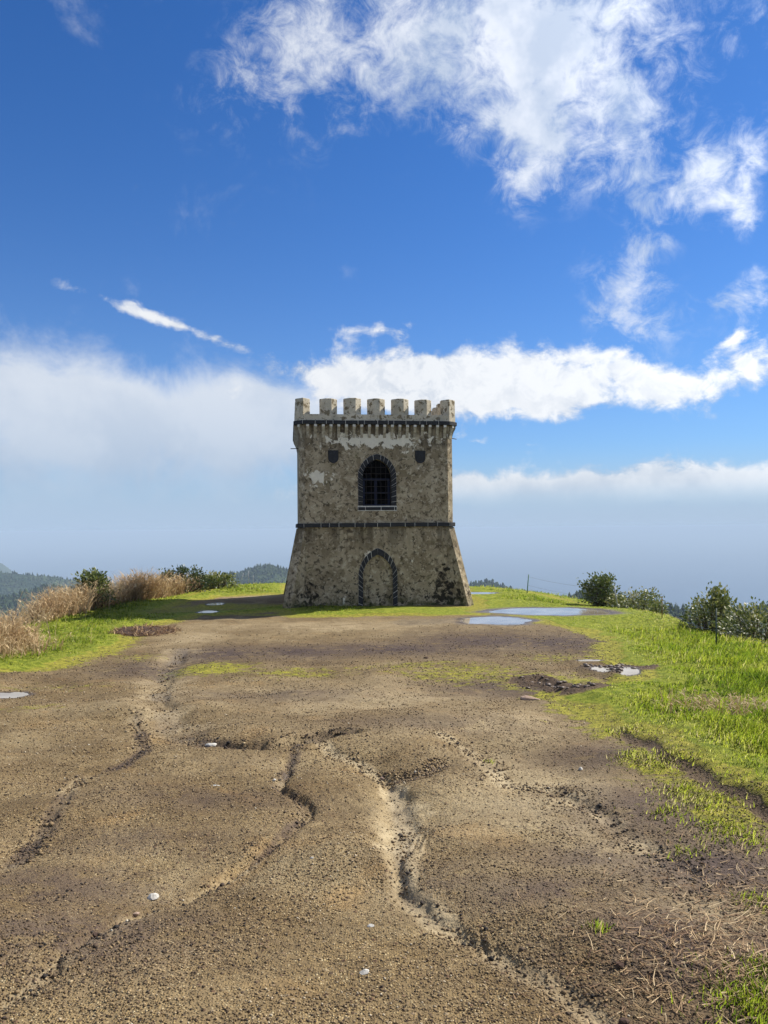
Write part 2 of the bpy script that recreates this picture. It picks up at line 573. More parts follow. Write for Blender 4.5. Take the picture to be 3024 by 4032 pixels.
def empty(name, loc=(0, 0, 0), rz=0.0):
    o = bpy.data.objects.new(name, None)
    o.empty_display_size = 0.3
    o.location = loc
    o.rotation_euler = (0, 0, rz)
    return link(o)


def np_mesh(name, verts, faces, mat, parent=None, smooth=False, attrs=None):
    """verts (n,3); faces: one (m,3) or (m,4) array"""
    verts = np.ascontiguousarray(verts, dtype=np.float32)
    faces = np.ascontiguousarray(faces, dtype=np.int32)
    m = bpy.data.meshes.new(name)
    m.vertices.add(len(verts))
    m.vertices.foreach_set('co', verts.ravel())
    k = faces.shape[1]
    m.loops.add(faces.size)
    m.loops.foreach_set('vertex_index', faces.ravel())
    m.polygons.add(len(faces))
    m.polygons.foreach_set('loop_start', np.arange(0, faces.size, k, dtype=np.int32))
    if smooth:
        m.polygons.foreach_set('use_smooth', np.ones(len(faces), dtype=bool))
    m.update(calc_edges=True)
    for an, av in (attrs or {}).items():
        a = m.attributes.new(an, 'FLOAT', 'POINT')
        a.data.foreach_set('value', np.ascontiguousarray(av, dtype=np.float32))
    m.materials.append(mat)
    o = bpy.data.objects.new(name, m)
    return link(o, parent)


def bm_obj(name, bm, mat, parent=None, smooth=False):
    m = bpy.data.meshes.new(name)
    bmesh.ops.recalc_face_normals(bm, faces=bm.faces)
    if smooth:
        for f in bm.faces:
            f.smooth = True
    bm.to_mesh(m)
    bm.free()
    m.materials.append(mat)
    return link(bpy.data.objects.new(name, m), parent)


def grid_faces(nr, nc):
    i = np.arange(nr - 1)[:, None] * nc + np.arange(nc - 1)[None, :]
    return np.stack([i, i + 1, i + nc + 1, i + nc], -1).reshape(-1, 4)


# ------------------------------------------------------------------ materials of the ground
def make_ground_mat():
    m, nt, out = new_mat('ground_earth')
    geo = nt.node('ShaderNodeNewGeometry')
    P = geo.outputs['Position']
    dirt_big = nt.noise(P, 0.8, 5, 0.6)
    dirt_mid = nt.noise(P, 4.5, 5, 0.65)
    c = nt.mix(nt.ss(dirt_big, 0.35, 0.65), (0.150, 0.110, 0.060), (0.215, 0.165, 0.098))
    c = nt.mix(nt.m('MULTIPLY', nt.ss(dirt_mid, 0.42, 0.66), 0.6), c, (0.100, 0.074, 0.045))
    pale = nt.ss(nt.noise(nt.v('ADD', P, (31, 7, 0)), 0.55, 5, 0.62, 0.6), 0.50, 0.66)
    c = nt.mix(nt.m('MULTIPLY', pale, 0.55), c, (0.275, 0.225, 0.145))
    c = nt.mix(nt.m('MULTIPLY', nt.ss(nt.noise(P, 1.7, 3, 0.5, 0.4), 0.56, 0.74), 0.5), c, (0.255, 0.160, 0.070))
    # grains
    v1 = nt.voro(P, 85.0)
    v2 = nt.voro(P, 34.0)
    cellr = nt.xyz(v1.outputs['Color'])[0]
    cellr2 = nt.xyz(v2.outputs['Color'])[1]
    grain = nt.ramp(cellr, [(0.0, (0.022, 0.017, 0.014)), (0.28, (0.085, 0.058, 0.030)), (0.55, (0.20, 0.140, 0.068)), (0.85, (0.33, 0.245, 0.125)), (1.0, (0.50, 0.43, 0.29))])
    gsel = nt.m('MULTIPLY', nt.ss(v1.outputs['Distance'], 0.6, 0.35), nt.ss(nt.noise(P, 2.1, 4, 0.6), 0.3, 0.6, 0.35, 0.95))
    silt = nt.m('MULTIPLY', nt.attr('silt').outputs['Fac'], nt.ss(nt.noise(P, 5.0, 4, 0.6), 0.25, 0.6, 0.35, 1.0))
    gsel = nt.m('MULTIPLY', gsel, nt.m('SUBTRACT', 1.0, nt.m('MULTIPLY', silt, 0.85)))
    c = nt.mix(silt, c, (0.36, 0.30, 0.205))
    c = nt.mix(gsel, c, grain)
    g2 = nt.m('MULTIPLY', nt.ss(cellr2, 0.80, 0.84), nt.ss(v2.outputs['Distance'], 0.42, 0.3))
    c = nt.mix(nt.m('MULTIPLY', g2, 0.8), c, nt.ramp(nt.xyz(v2.outputs['Color'])[2], [(0.0, (0.035, 0.03, 0.028)), (0.5, (0.10, 0.055, 0.04)), (1.0, (0.32, 0.26, 0.18))]))
    damp = nt.ss(nt.noise(nt.v('ADD', P, (5, 19, 3)), 0.75, 5, 0.66, 0.8), 0.44, 0.60)
    c = nt.mix(nt.m('MULTIPLY', damp, 0.5), c, nt.mix(1.0, c, (0.52, 0.47, 0.42), 'MULTIPLY'))
    c = nt.mix(1.0, c, (1.06, 1.02, 0.90), 'MULTIPLY')
    # dark cinder gravel
    dk = nt.m('MULTIPLY', nt.attr('dark').outputs['Fac'], nt.ss(nt.noise(P, 3.2, 5, 0.7), 0.30, 0.52))
    c = nt.mix(dk, c, nt.mix(nt.noise(P, 26, 3, 0.6), (0.042, 0.029, 0.026), (0.095, 0.068, 0.057)))
    # moss film
    ms = nt.attr('moss').outputs['Fac']
    mn = nt.noise(P, 5.5, 5, 0.7)
    msf = nt.ss(nt.m('ADD', ms, nt.m('MULTIPLY', nt.m('SUBTRACT', mn, 0.5), 1.5)), 0.30, 0.62)
    mcol = nt.mix(nt.ss(nt.noise(P, 9, 5, 0.65), 0.35, 0.65), (0.15, 0.155, 0.016), (0.37, 0.335, 0.045))
    c = nt.mix(nt.m('MULTIPLY', msf, 0.93), c, mcol)
    # soil under the grass
    gr = nt.attr('grass').outputs['Fac']
    grf = nt.ss(nt.m('ADD', gr, nt.m('MULTIPLY', nt.m('SUBTRACT', mn, 0.5), 0.6)), 0.45, 0.7)
    gcol = nt.mix(nt.ss(nt.noise(P, 7, 4, 0.6), 0.35, 0.65), (0.16, 0.205, 0.016), (0.33, 0.355, 0.040))
    c = nt.mix(grf, c, gcol)
    # mud
    mud = nt.attr('mud').outputs['Fac']
    c = nt.mix(mud, c, nt.mix(mn, (0.05, 0.033, 0.022), (0.115, 0.078, 0.05)))
    h = nt.m('ADD', nt.m('MULTIPLY', nt.m('MULTIPLY', nt.ss(v1.outputs['Distance'], 0.6, 0.0), nt.m('SUBTRACT', 1.0, nt.m('MULTIPLY', silt, 0.8))), 0.006), nt.m('MULTIPLY', nt.ss(v2.outputs['Distance'], 0.5, 0.0), nt.m('MULTIPLY', cellr2, 0.010)))
    h = nt.m('ADD', h, nt.m('MULTIPLY', nt.noise(P, 18, 4, 0.6), 0.02))
    h = nt.m('ADD', h, nt.m('MULTIPLY', nt.m('MULTIPLY', nt.noise(P, 60, 3, 0.7), 0.03), nt.m('ADD', msf, grf)))
    bmp = nt.bump(h, 1.0, 1.0)
    wet = nt.attr('wet').outputs['Fac']
    c = nt.mix(nt.m('MULTIPLY', wet, 0.75), c, nt.mix(1.0, c, (0.42, 0.40, 0.38), 'MULTIPLY'))
    rough = nt.ss(wet, 0.0, 1.0, 0.92, 0.28)
    principled(nt, out, c, rough, nt.ss(wet, 0.0, 1.0, 0.15, 0.5), bmp)
    return m


def mask_fields(x, y, z):
    sdr = poly_sd(x, y, GRASS_R)
    sdl = poly_sd(x, y, GRASS_L)
    plat = poly_sd(x, y, PLATEAU)
    sd = np.maximum(sdr, sdl) + (fbm(x, y, 1.8, 4, 201) - 0.5) * 0.7
    sd = np.maximum(sd, np.where(y > 13, 0.9 - plat, -plat - 0.3))
    grass = sstep(sd, -0.05, 0.55)
    moss = sstep(sd, -0.9, 0.25) * 0.85
    far = sstep(y, 36.5, 38.5) * sstep(x, 0.0, 1.0)
    grass = np.maximum(grass, far * 0.8)
    moss = np.maximum(moss, far)
    # moss patches out on the gravel
    for (a, b), rx, ry, amp in ((g_at(460, 1442), 1.0, 1.3, 0.72), (g_at(620, 1450), 1.8, 1.2, 0.5), (g_at(1000, 1455), 1.8, 1.6, 0.52), (g_at(1190, 1470), 1.4, 1.2, 0.62), (g_at(880, 1440), 1.7, 1.0, 0.5),
                                (g_at(120, 1480), 1.6, 0.8, 0.35), (g_at(40, 1530), 0.8, 0.5, 0.5), (g_at(1260, 1560), 0.9, 0.8, 0.3), (g_at(1200, 1420), 1.3, 1.2, 0.45), (g_at(300, 1420), 0.8, 1.2, 0.42),
                                (g_at(380, 1318), 2.4, 1.6, 0.66), (g_at(500, 1311), 2.6, 1.6, 0.78), (g_at(600, 1328), 2.0, 0.35, 0.7), (g_at(820, 1328), 3.0, 0.5, 0.75), (g_at(1120, 1296), 3.0, 2.2, 0.75), (g_at(1420, 1690), 0.5, 0.5, 0.35), (g_at(1480, 1780), 0.5, 0.5, 0.25),
                                (g_at(1560, 2000), 0.3, 0.3, 0.2)):
        moss = np.maximum(moss, amp * np.exp(-((x - a) / rx) ** 2 - ((y - b) / ry) ** 2))
    dark = np.zeros(x.shape)
    for (a, b), rx, ry, amp in ((g_at(480, 1412), 1.3, 1.8, 1.0), (g_at(650, 1408), 2.2, 1.7, 1.0), (g_at(850, 1402), 2.6, 1.8, 1.0), (g_at(1050, 1385), 2.4, 2.4, 1.0), (g_at(1200, 1388), 2.4, 2.6, 1.0), (g_at(1290, 1380), 1.2, 2.0, 0.9),
                                (g_at(330, 1440), 1.3, 1.6, 0.8), (g_at(1110, 1480), 1.6, 1.1, 0.8), (g_at(600, 1500), 1.6, 0.7, 0.6), (g_at(160, 2020), 0.7, 0.4, 0.8), (g_at(1180, 1930), 0.5, 0.25, 0.75), (g_at(1560, 1880), 0.7, 0.7, 0.95), (g_at(1500, 2050), 0.55, 0.55, 0.95),
                                (g_at(120, 1900), 0.7, 0.4, 0.65), (g_at(1450, 1760), 0.8, 0.7, 0.85), (g_at(1330, 1640), 0.7, 0.7, 0.75), (g_at(900, 1570), 1.2, 0.5, 0.5), (g_at(430, 1720), 0.9, 0.35, 0.5), (g_at(1290, 1850), 0.5, 0.3, 0.7), (g_at(960, 1900), 0.3, 0.3, 0.5), (g_at(300, 1800), 0.8, 0.3, 0.45)):
        dark = np.maximum(dark, amp * np.exp(-((x - a) / rx) ** 2 - ((y - b) / ry) ** 2))
    silt = np.zeros(x.shape)
    wet = np.zeros(x.shape)
    kk = np.nonzero(y < 19.0)[0]
    xk, yk = x[kk], y[kk]
    for i, (pts, w, dep) in enumerate(GULLY):
        if not len(kk):
            break
        dd, fr, sd_ = seg_dist(xk, yk, pts)
        q = dd / w
        if i == 1:
            q = q / (1 + 1.3 * sstep(fr, 0.22, 0.30) * sstep(fr, 0.48, 0.42))
        run = sstep(fbm(xk, yk, 0.9, 3, 226 + i), 0.36, 0.60) if i != 4 else 1.0
        if i == 0:
            wide = sstep(fr, 0.50, 0.38)
            q = q / (1 + 2.4 * wide)
            run = np.maximum(run, wide)
        silt[kk] = np.maximum(silt[kk], (1.0 if i in (1, 4) else 0.65) * run * sstep(q + (fbm(xk, yk, 3.0, 3, 225 + i) - 0.5) * 2.6, 1.9, 0.7))
        if i != 4:
            wet[kk] = np.maximum(wet[kk], 0.45 * (1 - sstep(q, 0.3, 1.0)) * sstep(fbm(xk, yk, 1.4, 3, 220 + i), 0.4, 0.6))
            dark[kk] = np.maximum(dark[kk], 0.8 * (1 - run) * sstep(q, 2.2, 0.8))
    for (a, b), rx, ry, amp in ((g_at(760, 1352), 4.5, 1.3, 0.75), (g_at(960, 1350), 2.0, 0.7, 0.6), (g_at(560, 1286), 2.2, 1.2, 0.9), (g_at(1480, 1960), 0.25, 0.35, 0.95), (g_at(1400, 1870), 0.5, 0.35, 0.8), (g_at(1250, 1790), 0.6, 0.4, 0.6),
                                (g_at(850, 1740), 0.18, 0.45, 0.8), (g_at(1020, 1640), 0.5, 0.5, 0.6), (g_at(420, 1380), 1.0, 2.0, 0.6), (g_at(330, 1520), 0.5, 0.6, 0.6), (g_at(800, 1510), 2.6, 1.4, 0.62), (g_at(1080, 1560), 1.6, 1.3, 0.6), (g_at(700, 1590), 0.6, 0.3, 0.5), (g_at(1180, 1720), 1.0, 1.0, 0.62), (g_at(1360, 1850), 0.6, 0.5, 0.7), (g_at(1060, 1640), 0.6, 0.7, 0.6), (g_at(560, 1640), 0.7, 0.4, 0.4)):
        silt = np.maximum(silt, amp * np.exp(-((x - a) / rx) ** 2 - ((y - b) / ry) ** 2))
    mud = np.zeros(x.shape)
    for pts in RUTS:
        if len(kk):
            dd, fr, sd_ = seg_dist(xk, yk, pts)
            mud[kk] = np.maximum(mud[kk], sstep(dd + (fbm(xk, yk, 5, 3, 230) - 0.5) * 0.3, 0.5, 0.28))
    hx, hy = g_at(310, 1362)
    mud = np.maximum(mud, sstep(np.hypot((x - hx) / 1.1, (y - hy) / 1.2) + (fbm(x, y, 3, 3, 231) - 0.5) * 0.6, 1.0, 0.6))
    hx, hy = g_at(400, 1322)
    wetm = np.exp(-((x - hx) / 2.2) ** 2 - ((y - hy) / 0.9) ** 2)
    mud = np.maximum(mud, 0.42 * wetm * sstep(fbm(x * 0.4, y * 2.0, 1.4, 3, 232), 0.4, 0.6))
    wet = np.maximum(wet, 0.22 * wetm)
    d, fr, side = seg_dist(x, y, SCARP)
    mud = np.maximum(mud, 0.8 * np.exp(-((d * side - 0.03 + (fbm(x, y, 3.0, 3, 31) - 0.5) * 0.22) / 0.09) ** 2) * sstep(fr, 0.05, 0.2))
    pm = np.zeros(x.shape)
    for k_, p in enumerate(PUDDLES):
        f = puddle_f(x, y, p, 100 + k_)
        pm = np.maximum(pm, sstep(f, 1.7, 1.0))
    hx, hy = g_at(940, 1345)
    pm = np.maximum(pm, 0.55 * sstep(np.hypot((x - hx) / 1.6, (y - hy) / 0.9) + (fbm(x, y, 1.5, 3, 240) - 0.5) * 0.8, 1.0, 0.7))
    wet = np.maximum(wet, pm * 0.9)
    ring = sstep(pm, 0.45, 0.85)
    mud = np.maximum(mud, 0.75 * ring * sstep(fbm(x, y, 2.5, 3, 250), 0.3, 0.5))
    clear = 1 - sstep(pm, 0.3, 0.9)
    grass = grass * (1 - sstep(mud, 0.3, 0.7)) * clear
    # the far, shady turning area beside the tower is thin grass
    moss = moss * (1 - 0.8 * sstep(mud, 0.3, 0.7)) * (0.3 + 0.7 * clear)
    # trodden strip of earth with straw at the lower right: no lawn
    return dict(grass=grass, moss=moss, dark=np.clip(dark, 0, 1), silt=np.clip(silt, 0, 1), wet=np.clip(wet, 0, 1), mud=np.clip(mud, 0, 1))


# ------------------------------------------------------------------ the ground sheet
def build_ground():
    Y0 = -1.2
    r = 0.5 * np.exp(np.arange(0, 1, 1 / 760.0) ** 0.92 * math.log(75 / 0.5))
    rows = r + Y0
    u1 = np.linspace(-0.62, 0.62, 560)
    ext = 0.62 + np.cumsum(np.linspace(0.004, 0.12, 44))
    u = np.concatenate([-ext[::-1], u1, ext])
    X = u[None, :] * (rows - Y0)[:, None] * 1.02
    Y = np.repeat(rows[:, None], len(u), 1)
    # a few rows behind the viewer
    back = np.array([-9.0, -5.0, -2.5, -1.4])
    Xb = np.repeat((u * 3.0 + np.sign(u) * 0)[None, :], 4, 0) * np.array([3.5, 2.2, 1.0, 0.35])[:, None]
    X = np.concatenate([Xb, X])
    Y = np.concatenate([np.repeat(back[:, None], len(u), 1), Y])
    Z = ground_z(X.ravel(), Y.ravel()).reshape(X.shape)
    V = np.stack([X, Y, Z], -1).reshape(-1, 3)
    att = mask_fields(X.ravel(), Y.ravel(), Z.ravel())
    o = np_mesh('ground', V, grid_faces(*X.shape), make_ground_mat(), None, True, att)
    tag(o, kind='structure')
    return o


ground = build_ground()


# ------------------------------------------------------------------ puddles
def water_mat():
    m, nt, out = new_mat('puddle_water')
    geo = nt.node('ShaderNodeNewGeometry')
    P = geo.outputs['Position']
    n = nt.noise(P, 1.3, 3, 0.5)
    c = nt.mix(nt.ss(n, 0.35, 0.65), (0.22, 0.185, 0.14), (0.33, 0.295, 0.24))
    b = nt.bump(nt.noise(P, 9.0, 2, 0.5), 0.05, 0.01)
    principled(nt, out, c, 0.07, 0.5, b, IOR=1.33)
    return m


M_WATER = water_mat()
for k_, p in enumerate(PUDDLES):
    (cx, cy), a, b, ang = p
    n = 64
    c, s = math.cos(R(ang)), math.sin(R(ang))
    pts = []
    for i in range(n):
        t = 2 * math.pi * i / n
        uu, vv = math.cos(t) * a * 1.25, math.sin(t) * b * 1.25
        pts.append((cx + uu * c - vv * s, cy + uu * s + vv * c, PUD_Z[k_]))
    bm = bmesh.new()
    bm.faces.new([bm.verts.new(q) for q in pts])
    o = bm_obj('puddle', bm, M_WATER)
    for f in o.data.polygons:
        f.flip() if f.normal.z < 0 else None
    tag(o, kind='structure')


# ------------------------------------------------------------------ sea
def build_sea():
    m, nt, out = new_mat('sea_water')
    geo = nt.node('ShaderNodeNewGeometry')
    P = geo.outputs['Position']
    h = nt.noise(P, 0.02, 4, 0.6)
    c = nt.mix(nt.ss(nt.noise(P, 0.0004, 4, 0.6), 0.35, 0.65), (0.010, 0.035, 0.075), (0.016, 0.050, 0.095))
    caps = nt.ss(nt.noise(nt.v('MULTIPLY', P, (1, 0.35, 1)), 0.012, 3, 0.5), 0.71, 0.76)
    c = nt.mix(nt.m('MULTIPLY', caps, 0.5), c, (0.6, 0.62, 0.65))
    principled(nt, out, c, 0.35, 0.4, nt.bump(h, 0.25, 6.0))
    rr = np.array([300, 900, 2500, 6000, 12000, 25000, 50000, 90000.0])
    tt = np.linspace(0, 2 * math.pi, 97)[:-1]
    V = [(0, 0, SEA_Z)] + [(r * math.cos(t), r * math.sin(t), SEA_Z) for r in rr for t in tt]
    F = []
    n = 96
    for i in range(n):
        F.append((0, 1 + i, 1 + (i + 1) % n, 1 + (i + 1) % n))
    bm = bmesh.new()
    vs = [bm.verts.new(q) for q in V]
    for i in range(n):
        bm.faces.new((vs[0], vs[1 + i], vs[1 + (i + 1) % n]))
    for k in range(len(rr) - 1):
        for i in range(n):
            j = (i + 1) % n
            bm.faces.new((vs[1 + k * n + i], vs[1 + (k + 1) * n + i], vs[1 + (k + 1) * n + j], vs[1 + k * n + j]))
    o = bm_obj('sea', bm, m)
    tag(o, kind='structure')


SEA_Z = -480.0
build_sea()


# ------------------------------------------------------------------ hills with woods
def hill_mat():
    m, nt, out = new_mat('wooded_hillside')
    geo = nt.node('ShaderNodeNewGeometry')
    P = geo.outputs['Position']
    n1 = nt.noise(P, 0.012, 5, 0.65)
    n2 = nt.noise(P, 0.06, 4, 0.6)
    c = nt.mix(nt.ss(n1, 0.4, 0.62), (0.018, 0.034, 0.014), (0.055, 0.075, 0.024))
    c = nt.mix(nt.m('MULTIPLY', nt.ss(n2, 0.5, 0.7), 0.5), c, (0.012, 0.022, 0.010))
    v = nt.voro(P, 0.10)
    principled(nt, out, c, 0.95, 0.05, nt.bump(nt.ss(v.outputs['Distance'], 0.8, 0.0), 1.0, 6.0))
    return m


def conifer_mat():
    m, nt, out = new_mat('conifer_needles')
    t = nt.attr('tint').outputs['Fac']
    c = nt.mix(t, (0.012, 0.026, 0.012), (0.050, 0.074, 0.024))
    principled(nt, out, c, 0.9, 0.1)
    return m


M_HILL, M_CON = hill_mat(), conifer_mat()


def hill(crest, dist, front, back, seed, ntree, th, name_bits):
    """crest: skyline points in the photograph (1659-wide); a ridge at the given distance, falling to the sea in front and behind"""
    k = 3024 / 1659.0
    A, Hh = [], []
    for (x, y) in crest:
        d = pix_ray(x * k, y * k)
        A.append(math.atan2(d[0], d[1]))
        Hh.append(CAM[2] + dist * d[2] / math.hypot(d[0], d[1]))
    A, Hh = np.array(A), np.array(Hh)
    n = 150
    aa = np.linspace(A[0], A[-1], n)
    hh = np.interp(aa, A, Hh)
    ker = np.ones(5) / 5
    hh = np.convolve(np.pad(hh, 2, 'edge'), ker, 'valid') - th * 0.55
    tt = np.concatenate([np.linspace(-1, 0, 40), np.linspace(0, 1, 16)[1:]])
    T, AA = np.meshgrid(tt, aa, indexing='ij')
    HH = np.repeat(hh[None, :], len(tt), 0)
    Rr = dist + np.where(T < 0, T * front, T * back)
    X, Y = Rr * np.sin(AA), Rr * np.cos(AA)
    fall = np.where(T < 0, front * 0.34 * np.abs(T) ** 1.25, back * 0.55 * np.abs(T) ** 1.3)
    rough = (fbm(X, Y, 1 / (front * 0.30), 4, seed) - 0.5) * front * 0.22 * sstep(np.abs(T), 0.02, 0.4)
    Z = HH - fall + rough
    V = np.stack([X, Y, Z], -1).reshape(-1, 3)
    o = np_mesh('hill', V, grid_faces(*X.shape), M_HILL, None, True)
    tag(o, kind='structure')
    # trees as one mass
    g = np.random.default_rng(seed)
    ti = g.beta(1.0, 2.4, ntree)
    ti = np.where(g.random(ntree) < 0.12, 0.12 * g.random(ntree), -0.9 * ti)
    ai = A[0] + (A[-1] - A[0]) * g.random(ntree)
    h0 = np.interp(ai, aa, hh)
    rr = dist + np.where(ti < 0, ti * front, ti * back)
    x, y = rr * np.sin(ai), rr * np.cos(ai)
    fl = np.where(ti < 0, front * 0.34 * np.abs(ti) ** 1.25, back * 0.55 * np.abs(ti) ** 1.3)
    z = h0 - fl + (fbm(x, y, 1 / (front * 0.30), 4, seed) - 0.5) * front * 0.22 * sstep(np.abs(ti), 0.02, 0.4)
    hgt = th * (0.55 + 0.75 * g.random(ntree) ** 1.5)
    wid = hgt * (0.20 + 0.22 * g.random(ntree))
    tall = g.random(ntree) < 0.4
    ns = 5
    ring = np.array([(0.0, 0.55), (0.35, 1.0), (0.7, 0.62)])
    ringt = np.array([(0.0, 0.8), (0.3, 0.8), (0.65, 0.42)])
    nv = 3 * ns + 1
    VV = np.zeros((ntree, nv, 3))
    for ri in range(3):
        hz_ = np.where(tall, ringt[ri, 0], ring[ri, 0])
        rd = np.where(tall, ringt[ri, 1], ring[ri, 1])
        for s in range(ns):
            an = 2 * math.pi * s / ns + ri * 0.6
            jit = 0.75 + 0.5 * g.random(ntree)
            VV[:, ri * ns + s, 0] = x + np.cos(an) * wid * rd * jit
            VV[:, ri * ns + s, 1] = y + np.sin(an) * wid * rd * jit
            VV[:, ri * ns + s, 2] = z + hgt * hz_ * (0.9 + 0.2 * g.random(ntree)) - hgt * 0.05
    VV[:, -1, 0] = x
    VV[:, -1, 1] = y
    VV[:, -1, 2] = z + hgt * np.where(tall, 1.0, 0.86)
    F = []
    for ri in range(2):
        for s in range(ns):
            q = (s + 1) % ns
            F.append((ri * ns + s, ri * ns + q, (ri + 1) * ns + q))
            F.append((ri * ns + s, (ri + 1) * ns + q, (ri + 1) * ns + s))
    for s in range(ns):
        F.append((2 * ns + s, 2 * ns + (s + 1) % ns, nv - 1))
    F = (np.array(F)[None] + (np.arange(ntree) * nv)[:, None, None]).reshape(-1, 3)
    tint = np.repeat(g.random(ntree), nv)
    w = np_mesh('forest', VV.reshape(-1, 3), F, M_CON, None, False, {'tint': tint})
    tag(w, name_bits, 'forest', kind='stuff')


hill([(-320, 1150), (-120, 1185), (-40, 1205), (0, 1213), (14, 1222), (30, 1236), (70, 1262), (120, 1300)], 5200, 1500, 900, 11, 500, 9.5, 'pale hazy wooded peak farthest away at the left edge')
hill([(-260, 1225), (-100, 1228), (0, 1233), (40, 1236), (80, 1241), (110, 1241), (140, 1248), (190, 1251), (260, 1257), (340, 1275), (450, 1320)], 2300, 900, 500, 12, 2600, 8.2, 'blue green woods on the long far ridge at the left')
hill([(-260, 1330), (-60, 1300), (0, 1287), (50, 1276), (105, 1262), (150, 1266), (190, 1282), (250, 1310), (330, 1350), (420, 1390)], 1300, 600, 300, 13, 2400, 6.8, 'darker woods on the nearer lower ridge at the left')
hill([(330, 1300), (390, 1262), (430, 1246), (470, 1240), (520, 1232), (555, 1221), (580, 1217), (605, 1223), (640, 1234), (720, 1250), (800, 1262), (900, 1290)], 1700, 700, 400, 14, 2600, 7.5, 'conifers on the rounded hill left behind the tower')
hill([(880, 1300), (960, 1272), (1020, 1258), (1040, 1253), (1060, 1251), (1085, 1261), (1120, 1272), (1180, 1290), (1260, 1330)], 1500, 500, 300, 15, 1400, 7.5, 'conifers on the small hilltop right behind the tower')
hill([(1150, 1330), (1215, 1294), (1240, 1283), (1262, 1272), (1290, 1276), (1330, 1286), (1400, 1299), (1440, 1306), (1500, 1314), (1560, 1310), (1620, 1311), (1680, 1306), (1800, 1300), (1950, 1290)], 760, 320, 200, 16, 2600, 7.5, 'dark conifers along the low ridge behind the right bushes')


# ------------------------------------------------------------------ haze
def build_haze():
    bm = bmesh.new()
    bmesh.ops.create_cube(bm, size=1.0)
    for v in bm.verts:
        v.co.x *= 190000
        v.co.y *= 190000
        v.co.z = 11.0 if v.co.z > 0 else SEA_Z - 1.0
    m, nt, out = new_mat('haze_air')
    pv = nt.node('ShaderNodeVolumePrincipled')
    pv.inputs['Color'].default_value = (0.56, 0.71, 0.88, 1)
    pv.inputs['Density'].default_value = HAZE
    pv.inputs['Anisotropy'].default_value = 0.0
    pv.inputs['Density Attribute'].default_value = ''
    pv.inputs['Temperature Attribute'].default_value = ''
    nt.l.new(pv.outputs[0], out.inputs['Volume'])
    try:
        m.cycles.homogeneous_volume = True
    except Exception:
        pass
    o = bm_obj('haze', bm, m)
    tag(o, 'pale blue haze over the sea and the far hills', 'haze', kind='stuff')


HAZE = 1.6e-4
build_haze()


